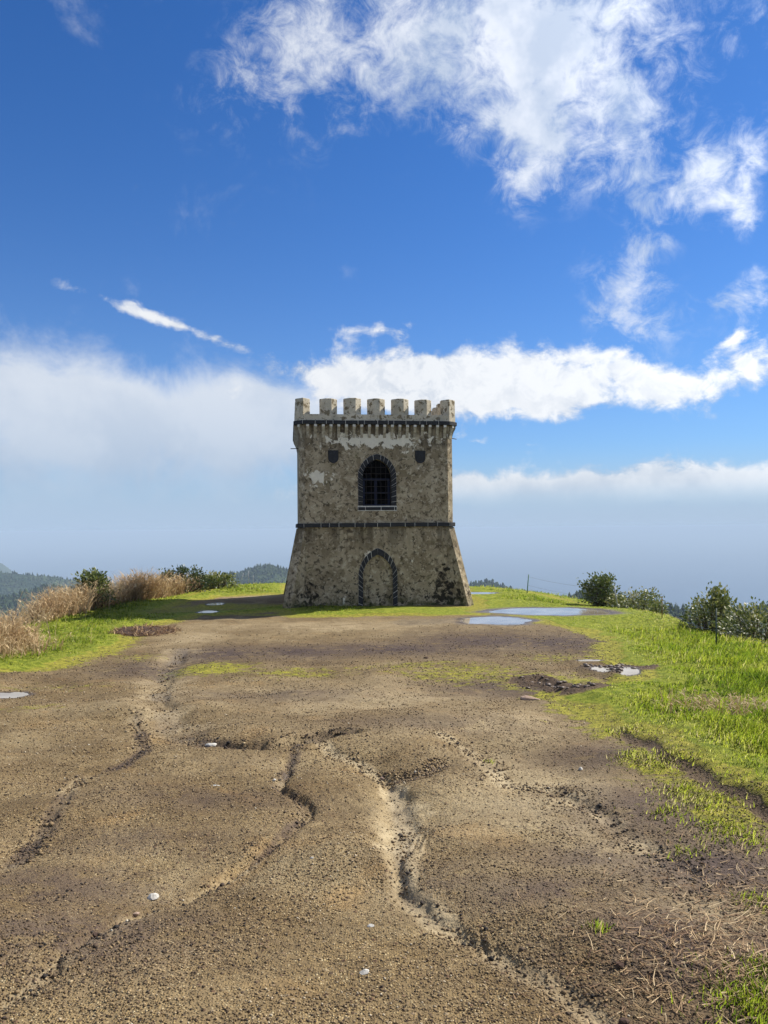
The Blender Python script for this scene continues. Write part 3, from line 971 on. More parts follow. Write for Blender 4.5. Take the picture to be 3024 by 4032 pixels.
# ------------------------------------------------------------------ the tower
def stucco_mat():
    m, nt, out = new_mat('weathered_stucco')
    tcn = nt.node('ShaderNodeTexCoord')
    P = tcn.outputs['Object']
    x, y, z = nt.xyz(P)
    n_big = nt.noise(P, 0.9, 5, 0.6)
    n_mid = nt.noise(P, 1.9, 8, 0.70, 0.5)
    n_fin = nt.noise(P, 5.0, 8, 0.72, 0.5)
    n_spk = nt.noise(nt.v('ADD', P, (11, 5, 2)), 6.0, 8, 0.70, 0.4)
    c = nt.mix(nt.ss(n_big, 0.35, 0.65), (0.27, 0.228, 0.158), (0.37, 0.320, 0.235))
    c = nt.mix(nt.m('MULTIPLY', nt.ss(n_mid, 0.47, 0.57), 0.8), c, (0.165, 0.132, 0.085))
    c = nt.mix(nt.m('MULTIPLY', nt.ss(n_fin, 0.54, 0.60), 0.7), c, (0.47, 0.425, 0.335))
    c = nt.mix(nt.m('MULTIPLY', nt.ss(n_spk, 0.53, 0.595), 0.85), c, (0.060, 0.048, 0.033))
    grn = nt.noise(nt.v('ADD', P, (7, 3, 1)), 2.2, 4, 0.6)
    c = nt.mix(nt.m('MULTIPLY', nt.ss(grn, 0.55, 0.72), 0.35), c, (0.13, 0.125, 0.05))
    # broad dark streaks that start under the ledges and run down
    strk = nt.noise(nt.v('MULTIPLY', P, (3.2, 3.2, 0.28)), 1.0, 4, 0.6)
    under = nt.m('MAXIMUM', nt.ss(z, 1.7, 3.05), nt.ss(z, 5.9, 6.9))
    under = nt.m('MULTIPLY', under, nt.m('SUBTRACT', 1.0, nt.m('MULTIPLY', nt.ss(z, 3.02, 3.06), nt.m('SUBTRACT', 1.0, nt.ss(z, 6.0, 6.3)))))
    c = nt.mix(nt.m('MULTIPLY', nt.m('MULTIPLY', nt.ss(strk, 0.40, 0.60), under), 0.75), c, (0.060, 0.048, 0.032))
    # remains of white limewash: a band below the corbels, a patch on the left, a few scraps
    def spot(cx, cz, rx, rz, amp):
        a = nt.m('DIVIDE', nt.m('SUBTRACT', x, cx), rx)
        b = nt.m('DIVIDE', nt.m('SUBTRACT', z, cz), rz)
        q = nt.m('ADD', nt.m('MULTIPLY', a, a), nt.m('MULTIPLY', b, b))
        return nt.m('MULTIPLY', nt.m('POWER', 2.718, nt.m('MULTIPLY', q, -1.0)), amp)
    w = spot(0.0, 6.42, 2.6, 0.36, 0.62)
    for a in ((-1.7, 6.15, 0.55, 0.28, 0.38), (-0.2, 6.25, 0.9, 0.3, 0.32), (-2.3, 4.95, 0.65, 0.42, 0.50), (-0.3, 2.0, 0.5, 0.3, 0.36), (1.35, 1.6, 0.3, 0.3, 0.30), (1.6, 5.35, 0.25, 0.25, 0.36), (-1.2, 0.3, 0.5, 0.3, 0.30), (2.2, 6.3, 0.5, 0.25, 0.25), (1.1, 5.9, 0.3, 0.2, 0.25)):
        w = nt.m('MAXIMUM', w, spot(*a))
    w = nt.m('MULTIPLY', w, nt.ss(y, -2.9, -2.95))
    wn2 = nt.noise(nt.v('MULTIPLY', P, (1.0, 1.0, 0.8)), 3.6, 7, 0.66, 0.5)
    wf = nt.ss(nt.m('ADD', w, nt.m('MULTIPLY', nt.m('SUBTRACT', wn2, 0.5), 1.9)), 0.36, 0.43)
    wf = nt.m('MULTIPLY', wf, nt.ss(w, 0.06, 0.16))
    c = nt.mix(nt.m('MULTIPLY', wf, 0.9), c, nt.mix(n_fin, (0.55, 0.52, 0.44), (0.80, 0.77, 0.68)))
    # black mould at the foot and in the corners
    lowm = nt.ss(z, 2.3, 0.1)
    edge = nt.m('MAXIMUM', nt.ss(nt.m('ABSOLUTE', nt.m('SUBTRACT', x, 2.55)), 0.75, 0.1), nt.m('MULTIPLY', nt.ss(nt.m('ABSOLUTE', nt.m('ADD', x, 2.65)), 0.4, 0.05), 0.6))
    edge = nt.m('MULTIPLY', edge, nt.ss(z, 3.05, 2.8))
    mw = nt.m('ADD', nt.m('MULTIPLY', lowm, 0.17), nt.m('MULTIPLY', edge, 0.105))
    mn = nt.noise(nt.v('ADD', P, (3, 9, 4)), 4.0, 8, 0.74, 0.5)
    mf = nt.ss(nt.m('ADD', mw, mn), 0.675, 0.75)
    c = nt.mix(nt.m('MULTIPLY', mf, 0.93), c, (0.012, 0.010, 0.008))
    gf = nt.m('MULTIPLY', nt.ss(z, 0.45, 0.0), nt.ss(n_mid, 0.4, 0.6))
    c = nt.mix(nt.m('MULTIPLY', gf, 0.6), c, (0.05, 0.07, 0.015))
    c = nt.mix(1.0, c, (1.13, 1.08, 0.99), 'MULTIPLY')
    h = nt.m('ADD', nt.m('MULTIPLY', n_mid, 0.04), nt.m('MULTIPLY', n_fin, 0.03))
    h = nt.m('ADD', h, nt.m('MULTIPLY', wf, 0.008))
    principled(nt, out, c, 0.95, 0.12, nt.bump(h, 0.9, 1.0))
    return m


def plaster_mat():
    m, nt, out = new_mat('parapet_plaster')
    geo = nt.node('ShaderNodeNewGeometry')
    P = geo.outputs['Position']
    n1 = nt.noise(P, 1.4, 5, 0.6)
    n2 = nt.noise(P, 5.0, 6, 0.62, 0.3)
    n3 = nt.noise(P, 22.0, 4, 0.7)
    c = nt.mix(nt.ss(n1, 0.35, 0.65), (0.46, 0.40, 0.29), (0.60, 0.53, 0.40))
    c = nt.mix(nt.m('MULTIPLY', nt.ss(n3, 0.45, 0.65), 0.35), c, (0.30, 0.26, 0.19))
    c = nt.mix(nt.m('MULTIPLY', nt.ss(n2, 0.535, 0.59), 0.85), c, (0.125, 0.092, 0.045))
    c = nt.mix(nt.m('MULTIPLY', nt.ss(nt.noise(P, 9.0, 5, 0.6), 0.62, 0.66), 0.8), c, (0.07, 0.055, 0.032))
    c = nt.mix(nt.m('MULTIPLY', nt.ss(nt.noise(P, 2.6, 4, 0.6), 0.5, 0.7), 0.3), c, (0.25, 0.25, 0.23))
    principled(nt, out, c, 0.92, 0.15, nt.bump(nt.m('ADD', nt.m('MULTIPLY', n2, 0.012), nt.m('MULTIPLY', n3, 0.008)), 0.8, 1.0))
    return m


def basalt_mat():
    m, nt, out = new_mat('dark_basalt')
    geo = nt.node('ShaderNodeNewGeometry')
    oi = nt.node('ShaderNodeObjectInfo')
    P = geo.outputs['Position']
    n = nt.noise(P, 16, 5, 0.65)
    c = nt.mix(n, (0.012, 0.012, 0.014), (0.040, 0.040, 0.042))
    c = nt.mix(nt.m('MULTIPLY', oi.outputs['Random'], 0.4), c, (0.030, 0.028, 0.026))
    c = nt.mix(nt.m('MULTIPLY', nt.ss(nt.noise(P, 7, 5, 0.7), 0.6, 0.7), 0.5), c, (0.075, 0.072, 0.06))
    principled(nt, out, c, 0.8, 0.25, nt.bump(n, 0.6, 0.02))
    return m


def simple_mat(name, a, b, scale=12, rough=0.85, spec=0.2, bump=0.0, metallic=0.0):
    m, nt, out = new_mat(name)
    geo = nt.node('ShaderNodeNewGeometry')
    n = nt.noise(geo.outputs['Position'], scale, 5, 0.65)
    c = nt.mix(nt.ss(n, 0.3, 0.7), a, b)
    principled(nt, out, c, rough, spec, nt.bump(n, 0.7, bump) if bump else None, Metallic=metallic)
    return m


M_STUC, M_PLAS, M_BAS = stucco_mat(), plaster_mat(), basalt_mat()
M_MORT = simple_mat('lime_mortar', (0.42, 0.40, 0.35), (0.66, 0.64, 0.58), 14, 0.95, 0.1, 0.004)
M_IRON = simple_mat('rusty_iron', (0.012, 0.010, 0.009), (0.045, 0.028, 0.02), 30, 0.7, 0.4, 0.002)
M_BLUE = simple_mat('old_blue_paint', (0.004, 0.008, 0.028), (0.008, 0.014, 0.045), 9, 0.6, 0.3)
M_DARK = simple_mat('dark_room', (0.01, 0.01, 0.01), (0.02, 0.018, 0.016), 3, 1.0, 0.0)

TH = R(7.0)
TX, TY = -0.62, 32.69
tower = empty('stone_tower', (TX, TY, 0.0), TH)
tag(tower, 'weathered two storey stone tower with battlements and flared corner buttresses', 'tower')


def csq(h, leg, z):
    """corner-cut square, counter-clockwise from the left end of the front"""
    a = h - leg
    return [(-a, -h, z), (a, -h, z), (h, -a, z), (h, a, z), (a, h, z), (-a, h, z), (-h, a, z), (-h, -a, z)]


def prism(bm, plan, z0, z1, top_scale=None, cap=True):
    b = [bm.verts.new((p[0], p[1], z0)) for p in plan]
    t = [bm.verts.new((p[0], p[1], z1)) for p in plan]
    n = len(plan)
    for i in range(n):
        bm.faces.new((b[i], b[(i + 1) % n], t[(i + 1) % n], t[i]))
    if cap:
        bm.faces.new(t)
        bm.faces.new(b[::-1])
    return b, t


def arch_half(z, w, zs, za):
    """half width of a pointed arch opening at height z"""
    if z <= zs:
        return w
    h = za - zs
    rad = (w * w + h * h) / (2 * w)
    q = rad * rad - (z - zs) ** 2
    return max(0.0, math.sqrt(max(q, 0)) - (rad - w))


def arch_curve(w, zs, za, z0, n=60):
    """points of the left side from the bottom to the apex, evenly spaced by length"""
    h = za - zs
    rad = (w * w + h * h) / (2 * w)
    pts = [(-w, z0)]
    a1 = math.asin(min(1, h / rad))
    for i in range(n + 1):
        a = a1 * i / n
        pts.append((-(rad * math.cos(a) - (rad - w)), zs + rad * math.sin(a)))
    return pts


def at_len(pts, f):
    L = [0]
    for a, b in zip(pts, pts[1:]):
        L.append(L[-1] + math.hypot(b[0] - a[0], b[1] - a[1]))
    s = f * L[-1]
    for i in range(len(pts) - 1):
        if s <= L[i + 1] + 1e-9:
            t = (s - L[i]) / max(1e-9, L[i + 1] - L[i])
            return (pts[i][0] + t * (pts[i + 1][0] - pts[i][0]), pts[i][1] + t * (pts[i + 1][1] - pts[i][1]))
    return pts[-1]


BH, BL = 3.01, 0.225            # body half size, corner cut
WIN = dict(w=0.575, zs=4.99, za=5.69, z0=3.86)
WINO = dict(w=0.745, zs=4.99, za=5.87, z0=3.68)
DOR = dict(w=0.60, zs=1.15, za=2.00, z0=-0.6)
DORO = dict(w=0.755, zs=1.15, za=2.24, z0=-0.6)


def wall_with_opening(bm, z0, z1, op, depth, closed):
    """the front wall between z0 and z1 with a pointed opening, the reveal, and for a blind arch its back"""
    a = BH - BL
    zs = [op['z0']] if op['z0'] > z0 else []
    zs += list(np.linspace(max(op['z0'], z0), op['zs'], 6)[1:])
    zs += list(np.linspace(op['zs'], op['za'], 22)[1:])
    zs = [z0] + [q for q in zs if z0 < q < z1] + [z1]
    for q0, q1 in zip(zs, zs[1:]):
        def row(q, lo):
            inside = op['z0'] - 1e-6 <= q <= op['za'] + 1e-6
            return arch_half(q, op['w'], op['zs'], op['za']) if inside else None
        mid = 0.5 * (q0 + q1)
        if not (op['z0'] < mid < op['za']):
            bm.faces.new([bm.verts.new(p) for p in ((-a, -BH, q0), (a, -BH, q0), (a, -BH, q1), (-a, -BH, q1))])
            continue
        w0, w1 = arch_half(q0, op['w'], op['zs'], op['za']), arch_half(q1, op['w'], op['zs'], op['za'])
        bm.faces.new([bm.verts.new(p) for p in ((-a, -BH, q0), (-w0, -BH, q0), (-w1, -BH, q1), (-a, -BH, q1))])
        bm.faces.new([bm.verts.new(p) for p in ((w0, -BH, q0), (a, -BH, q0), (a, -BH, q1), (w1, -BH, q1))])
        d = -BH + depth
        bm.faces.new([bm.verts.new(p) for p in ((-w0, -BH, q0), (-w0, d, q0), (-w1, d, q1), (-w1, -BH, q1))])
        bm.faces.new([bm.verts.new(p) for p in ((w0, -BH, q0), (w0, d, q0), (w1, d, q1), (w1, -BH, q1))])
        if closed:
            bm.faces.new([bm.verts.new(p) for p in ((-w0, d, q0), (w0, d, q0), (w1, d, q1), (-w1, d, q1))])
    if op['z0'] > z0:
        w0, d = op['w'], -BH + depth
        bm.faces.new([bm.verts.new(p) for p in ((-w0, -BH, op['z0']), (w0, -BH, op['z0']), (w0, d, op['z0']), (-w0, d, op['z0']))])


def other_walls(bm, z0, z1):
    p0, p1 = csq(BH, BL, z0), csq(BH, BL, z1)
    for i in range(1, 8):
        j = (i + 1) % 8
        bm.faces.new([bm.verts.new(q) for q in (p0[i], p0[j], p1[j], p1[i])])


def keep_normals(name, bm, mat, parent):
    bmesh.ops.remove_doubles(bm, verts=bm.verts, dist=1e-4)
    return bm_obj(name, bm, mat, parent)


# upper storey, hollow behind the window
bm = bmesh.new()
wall_with_opening(bm, 3.05, 7.0, WIN, 0.45, False)
other_walls(bm, 3.05, 7.0)
keep_normals('upper_wall', bm, M_STUC, tower)
bm = bmesh.new()
wall_with_opening(bm, -1.2, 3.05, DOR, 0.10, True)
other_walls(bm, -1.2, 3.05)
keep_normals('lower_wall', bm, M_STUC, tower)
# dark room behind the window
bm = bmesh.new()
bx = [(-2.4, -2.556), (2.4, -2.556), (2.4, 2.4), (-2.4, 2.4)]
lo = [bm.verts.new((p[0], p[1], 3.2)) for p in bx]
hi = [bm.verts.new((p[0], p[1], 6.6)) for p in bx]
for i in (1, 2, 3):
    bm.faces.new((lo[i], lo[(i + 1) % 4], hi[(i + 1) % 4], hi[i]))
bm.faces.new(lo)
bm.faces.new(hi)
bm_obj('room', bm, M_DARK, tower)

# corner buttresses: fins on the diagonals that lean out towards the ground
for k in range(4):
    an = R(-45 + 90 * k)
    ux, uy = math.cos(an), math.sin(an)
    px, py = -uy, ux
    hw = 0.205
    r_top, r_bot, r_in = 4.135, 5.10, 3.55
    bm = bmesh.new()
    zt, zb = 3.03, -0.35

    def P3(r, s, z):
        return bm.verts.new((ux * r + px * s, uy * r + py * s, z))
    q = [P3(r_in, -hw, zb), P3(r_in, hw, zb), P3(r_bot, hw, zb), P3(r_bot, -hw, zb), P3(r_in, -hw, zt), P3(r_in, hw, zt), P3(r_top, hw, zt), P3(r_top, -hw, zt)]
    for f in ((0, 1, 2, 3), (4, 7, 6, 5), (0, 4, 5, 1), (1, 5, 6, 2), (2, 6, 7, 3), (3, 7, 4, 0)):
        bm.faces.new([q[i] for i in f])
    bmesh.ops.bevel(bm, geom=[e for e in bm.edges], offset=0.012, segments=1, affect='EDGES')
    bm_obj('buttress', bm, M_STUC, tower)


def ring_course(name, h, leg, z0, z1, joints_front, thick, seed):
    """a course of dark blocks round the tower on a pale mortar bed"""
    g = np.random.default_rng(seed)
    bm = bmesh.new()
    inset = 0.012
    prism(bm, [p[:2] for p in csq(h - inset, leg * 0.98, 0)], z0 + 0.006, z1 - 0.006)
    part = bm_obj(name, bm, M_MORT, tower)
    o_, i_ = csq(h, leg, 0), csq(h - thick, leg * 0.9, 0)
    for k in range(8):
        a, b = np.array(o_[k][:2]), np.array(o_[(k + 1) % 8][:2])
        c, d = np.array(i_[k][:2]), np.array(i_[(k + 1) % 8][:2])
        L = np.linalg.norm(b - a)
        if k == 0:
            js = [0] + [float(q) for q in joints_front] + [1]
        elif k % 2 == 1:
            js = [0, 1]
        else:
            js, s = [0.0], 0.0
            while s < 1 - 0.13:
                s += (0.28 + 0.36 * g.random()) / L
                js.append(min(s, 1.0))
            js[-1] = 1.0
        for s0, s1 in zip(js, js[1:]):
            gp = 0.010 / L
            s0, s1 = s0 + gp, s1 - gp
            pr = 0.004 * g.random()
            nrm = np.array([(b - a)[1], -(b - a)[0]]) / L * pr
            bm = bmesh.new()
            pl = [a + (b - a) * s0 + nrm, a + (b - a) * s1 + nrm, c + (d - c) * s1, c + (d - c) * s0]
            prism(bm, [tuple(q) for q in pl], z0 + 0.004 * g.random(), z1 - 0.006 * g.random())
            bmesh.ops.bevel(bm, geom=[e for e in bm.edges], offset=0.010, segments=1, affect='EDGES')
            bm_obj('block', bm, M_BAS, part)
    return part


def front_frac(zoomx, x0, x1):
    return [(q - x0) / (x1 - x0) for q in zoomx]


ring_course('string_course', 3.10, 0.26, 3.05, 3.21, front_frac([370, 436, 510, 636, 713, 813, 915, 1033, 1110, 1215, 1292], 238, 1392), 0.30, 5)
ring_course('cornice', 3.20, 0.33, 7.0, 7.15, front_frac([328, 415, 467, 565, 663, 713, 818, 902, 946, 1043, 1155, 1209, 1305], 230, 1398), 0.35, 6)

# corbels under the cornice
def corbel_mesh():
    bm = bmesh.new()
    w = 0.054
    prof = [(0.02, 6.50), (-0.015, 6.50), (-0.035, 6.62), (-0.075, 6.74), (-0.125, 6.84), (-0.165, 6.915), (-0.165, 6.998), (0.02, 6.998)]
    L = [bm.verts.new((-w, y, z)) for y, z in prof]
    Rr = [bm.verts.new((w, y, z)) for y, z in prof]
    n = len(prof)
    bm.faces.new(L)
    bm.faces.new(Rr[::-1])
    for i in range(n):
        bm.faces.new((L[i], Rr[i], Rr[(i + 1) % n], L[(i + 1) % n]))
    bmesh.ops.recalc_face_normals(bm, faces=bm.faces)
    m = bpy.data.meshes.new('corbel')
    bm.to_mesh(m)
    bm.free()
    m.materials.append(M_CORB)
    m.materials.append(M_CORB_LIT)
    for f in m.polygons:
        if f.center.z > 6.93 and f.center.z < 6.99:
            f.material_index = 1  # upright front face at the top, lightened as if catching more sky
    return m


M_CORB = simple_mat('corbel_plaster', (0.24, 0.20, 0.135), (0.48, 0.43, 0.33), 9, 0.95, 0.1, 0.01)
M_CORB_LIT = simple_mat('corbel_skylit_face', (0.50, 0.47, 0.40), (0.78, 0.75, 0.68), 12, 0.95, 0.1, 0.006)  # paler colour paints sky light onto the corbels' upright top face
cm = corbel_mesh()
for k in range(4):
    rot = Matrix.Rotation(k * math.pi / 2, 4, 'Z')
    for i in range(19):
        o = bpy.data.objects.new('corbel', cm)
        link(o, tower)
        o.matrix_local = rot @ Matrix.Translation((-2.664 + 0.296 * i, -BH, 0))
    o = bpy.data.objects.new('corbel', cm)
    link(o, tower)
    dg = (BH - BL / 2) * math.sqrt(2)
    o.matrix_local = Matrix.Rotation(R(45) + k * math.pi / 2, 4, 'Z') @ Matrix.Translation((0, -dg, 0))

# parapet and merlons
PH, PL = 3.14, 0.30
bm = bmesh.new()
o_, i_ = csq(PH, PL, 0), csq(PH - 0.42, 0.14, 0)
for (z0, z1) in ((7.152, 7.39),):
    ob = [bm.verts.new((p[0], p[1], z0)) for p in o_]
    ot = [bm.verts.new((p[0], p[1], z1)) for p in o_]
    ib = [bm.verts.new((p[0], p[1], z0)) for p in i_]
    it = [bm.verts.new((p[0], p[1], z1)) for p in i_]
    for i in range(8):
        j = (i + 1) % 8
        bm.faces.new((ob[i], ob[j], ot[j], ot[i]))
        bm.faces.new((ib[j], ib[i], it[i], it[j]))
        bm.faces.new((ot[i], ot[j], it[j], it[i]))
        bm.faces.new((ob[j], ob[i], ib[i], ib[j]))
bmesh.ops.bevel(bm, geom=[e for e in bm.edges if abs(e.verts[0].co.z - 7.39) < 1e-4 and abs(e.verts[1].co.z - 7.39) < 1e-4], offset=0.012, segments=1, affect='EDGES')
bm_obj('parapet', bm, M_PLAS, tower)
bm = bmesh.new()
prism(bm, [p[:2] for p in csq(PH - 0.40, 0.12, 0)], 6.9, 7.156)
bm_obj('roof', bm, M_PLAS, tower)


def merlon_mesh(plan, h):
    bm = bmesh.new()
    prism(bm, plan, 0, h)
    bmesh.ops.recalc_face_normals(bm, faces=bm.faces)
    bmesh.ops.bevel(bm, geom=[e for e in bm.edges if e.verts[0].co.z > h - 0.01 or e.verts[1].co.z > h - 0.01], offset=0.014, segments=1, affect='EDGES')
    m = bpy.data.meshes.new('merlon')
    bm.to_mesh(m)
    bm.free()
    m.materials.append(M_PLAS)
    return m


mid_plan = [(-0.105, 0.003), (0.105, 0.003), (0.34, 0.235), (0.34, 0.36), (0.16, 0.54), (-0.16, 0.54), (-0.34, 0.36), (-0.34, 0.235)]
mm = merlon_mesh(mid_plan, 0.625)
e_ = PH - 0.002
cor_plan = [(-(e_ - PL), -e_), (-(e_ - PL) + 0.27, -e_ + 0.27), (-(e_ - PL) + 0.27, -e_ + 0.50), (-(e_ - 0.50), -(e_ - PL) + 0.27), (-(e_ - 0.27), -(e_ - PL) + 0.27), (-e_, -(e_ - PL))]
mcor = merlon_mesh(cor_plan, 0.625)
for k in range(4):
    rot = Matrix.Rotation(k * math.pi / 2, 4, 'Z')
    for i in range(5):
        o = bpy.data.objects.new('merlon', mm)
        link(o, tower)
        o.matrix_local = rot @ Matrix.Translation((-1.86 + 0.93 * i + rng.normal(0, 0.012), -PH + 0.004, 7.386)) @ Matrix.Rotation(rng.normal(0, 0.012), 4, 'Z') @ Matrix.Diagonal((1 + rng.normal(0, 0.02), 1.0, 1 + rng.normal(0, 0.02), 1.0))
    o = bpy.data.objects.new('merlon', mcor)
    link(o, tower)
    o.matrix_local = rot @ Matrix.Translation((0, 0, 7.387))


# pointed surrounds built of single dark blocks on pale mortar
def surround(name, oc, ic, cuts_l, cuts_r, depth_in, proud, seed):
    g = np.random.default_rng(seed)
    bm = bmesh.new()
    n = 48
    yf, yb = -BH - proud + 0.010, -BH + depth_in
    oL = [at_len(oc, i / n) for i in range(n + 1)]
    iL = [at_len(ic, i / n) for i in range(n + 1)]
    for sgn in (1, -1):
        rows = []
        for (ox, oz), (ix, iz) in zip(oL, iL):
            rows.append([bm.verts.new((sgn * ox * 1.004, -BH + 0.02, oz + 0.003)), bm.verts.new((sgn * ox * 1.004, yf, oz + 0.003)), bm.verts.new((sgn * ix, yf, iz)), bm.verts.new((sgn * ix, yb, iz))])
        for a, b in zip(rows, rows[1:]):
            for q in range(3):
                bm.faces.new((a[q], a[q + 1], b[q + 1], b[q]))
    part = bm_obj(name, bm, M_MORT, tower)
    for sgn, cuts in ((1, cuts_l), (-1, cuts_r)):
        for f0, f1 in zip(cuts, cuts[1:]):
            gp = 0.0018 + 0.0042 * g.random() ** 2
            gp2 = 0.0018 + 0.0042 * g.random() ** 2
            f0, f1 = f0 + gp, f1 - gp2
            bm = bmesh.new()
            y0 = -BH - proud - 0.006 * g.random()
            k = 4
            V = []
            for i in range(k):
                f = f0 + (f1 - f0) * i / (k - 1)
                ox, oz = at_len(oc, f)
                ix, iz = at_len(ic, f)
                V.append([bm.verts.new((sgn * ox, y0, oz)), bm.verts.new((sgn * (ix + 0.004), y0, iz - 0.004)), bm.verts.new((sgn * (ix + 0.004), yb - 0.01, iz - 0.004)), bm.verts.new((sgn * ox, -BH + 0.03, oz))])
            for a, b in zip(V, V[1:]):
                for q in range(4):
                    bm.faces.new((a[q], a[(q + 1) % 4], b[(q + 1) % 4], b[q]))
            bm.faces.new(V[0])
            bm.faces.new(V[-1][::-1])
            bm_obj('block', bm, M_BAS, part)
    return part


ocW = arch_curve(WINO['w'], WINO['zs'], WINO['za'], 3.87)
icW = arch_curve(WIN['w'] - 0.012, WIN['zs'], WIN['za'] - 0.01, 3.87)
cl = [0, 0.075, 0.165, 0.265, 0.33, 0.375, 0.465, 0.565, 0.64, 0.725, 0.81, 0.93]
cr = [0, 0.07, 0.165, 0.25, 0.335, 0.375, 0.46, 0.55, 0.625, 0.70, 0.785, 0.865, 0.93]
win_part = surround('window_surround', ocW, icW, cl, cr, 0.20, 0.02, 31)
# key block between the two sides
bm = bmesh.new()
kq = [at_len(ocW, 0.937), (0.0, at_len(ocW, 1.0)[1]), (-at_len(ocW, 0.937)[0], at_len(ocW, 0.937)[1]), (-at_len(icW, 0.937)[0], at_len(icW, 0.937)[1]), (0.0, at_len(icW, 1.0)[1]), at_len(icW, 0.937)]
kf = [bm.verts.new((x, -BH - 0.024, z)) for x, z in kq]
kb = [bm.verts.new((x, -BH + 0.1, z)) for x, z in kq]
bm.faces.new(kf)
bm.faces.new(kb[::-1])
for i in range(6):
    bm.faces.new((kf[i], kf[(i + 1) % 6], kb[(i + 1) % 6], kb[i]))
bm_obj('block', bm, M_BAS, win_part)
# sill of three blocks and a stub
bm = bmesh.new()
prism(bm, [(-0.76, -BH - 0.014), (0.76, -BH - 0.014), (0.76, -BH + 0.2), (-0.76, -BH + 0.2)], 3.672, 3.868)
sill = bm_obj('window_sill', bm, M_MORT, tower)
for x0, x1 in ((-0.745, -0.475), (-0.455, 0.13), (0.155, 0.655), (0.68, 0.745)):
    bm = bmesh.new()
    prism(bm, [(x0, -BH - 0.03), (x1, -BH - 0.03), (x1, -BH + 0.1), (x0, -BH + 0.1)], 3.70, 3.825)
    bmesh.ops.bevel(bm, geom=[e for e in bm.edges], offset=0.006, segments=1, affect='EDGES')
    bm_obj('block', bm, M_BAS, sill)

ocD = arch_curve(DORO['w'], DORO['zs'], DORO['za'], -0.5)
icD = arch_curve(DOR['w'] - 0.012, DOR['zs'], DOR['za'] - 0.01, -0.5)
cd = [0, 0.10, 0.20, 0.30, 0.385, 0.44, 0.50, 0.565, 0.635, 0.70, 0.77, 0.835, 0.90, 1.0]
cd2 = [0, 0.11, 0.19, 0.29, 0.36, 0.43, 0.49, 0.56, 0.625, 0.69, 0.755, 0.82, 0.895, 1.0]
surround('blind_arch_surround', ocD, icD, cd, cd2, 0.06, 0.02, 32)

# iron grille and an old blue casement behind it
grille = bpy.data.objects.new('window_grille', None)
link(grille, tower)


def bar(name, p, q, r, mat, parent, sides=6):
    p, q = Vector(p), Vector(q)
    d = (q - p)
    bm = bmesh.new()
    bmesh.ops.create_cone(bm, cap_ends=True, segments=sides, radius1=r, radius2=r, depth=d.length)
    rot = d.to_track_quat('Z', 'Y').to_matrix().to_4x4()
    bmesh.ops.transform(bm, matrix=Matrix.Translation((p + q) / 2) @ rot, verts=bm.verts)
    return bm_obj(name, bm, mat, parent, True)


for i in range(-3, 4):
    xx = 0.19 * i - 0.03 if i else -0.03
    if abs(xx) > 0.56:
        continue
    top = 5.66
    while arch_half(top, 0.575, 4.99, 5.69) < abs(xx):
        top -= 0.01
    bar('vertical_bar', (xx, -BH + 0.13, 3.86), (xx, -BH + 0.13, top), 0.008, M_IRON, grille)
for zz in (4.12, 4.37, 4.62, 4.87, 5.12, 5.37):
    hw = arch_half(zz, 0.575, 4.99, 5.69)
    bar('cross_bar', (-hw, -BH + 0.13, zz), (hw, -BH + 0.13, zz), 0.009, M_IRON, grille)
case = bpy.data.objects.new('casement', None)
link(case, tower)
for (x0, x1, z0, z1, nm) in ((-0.53, -0.45, 3.86, 4.95, 'stile'), (0.45, 0.53, 3.86, 4.95, 'stile'), (-0.07, 0.03, 3.94, 4.87, 'mullion'), (-0.45, 0.45, 3.86, 3.94, 'rail'), (-0.45, 0.45, 4.87, 4.95, 'rail'), (-0.45, -0.07, 4.36, 4.41, 'rail'), (0.03, 0.45, 4.36, 4.41, 'rail')):
    bm = bmesh.new()
    prism(bm, [(x0, -BH + 0.34), (x1, -BH + 0.34), (x1, -BH + 0.38), (x0, -BH + 0.38)], z0, z1)
    bm_obj(nm, bm, M_BLUE, case)


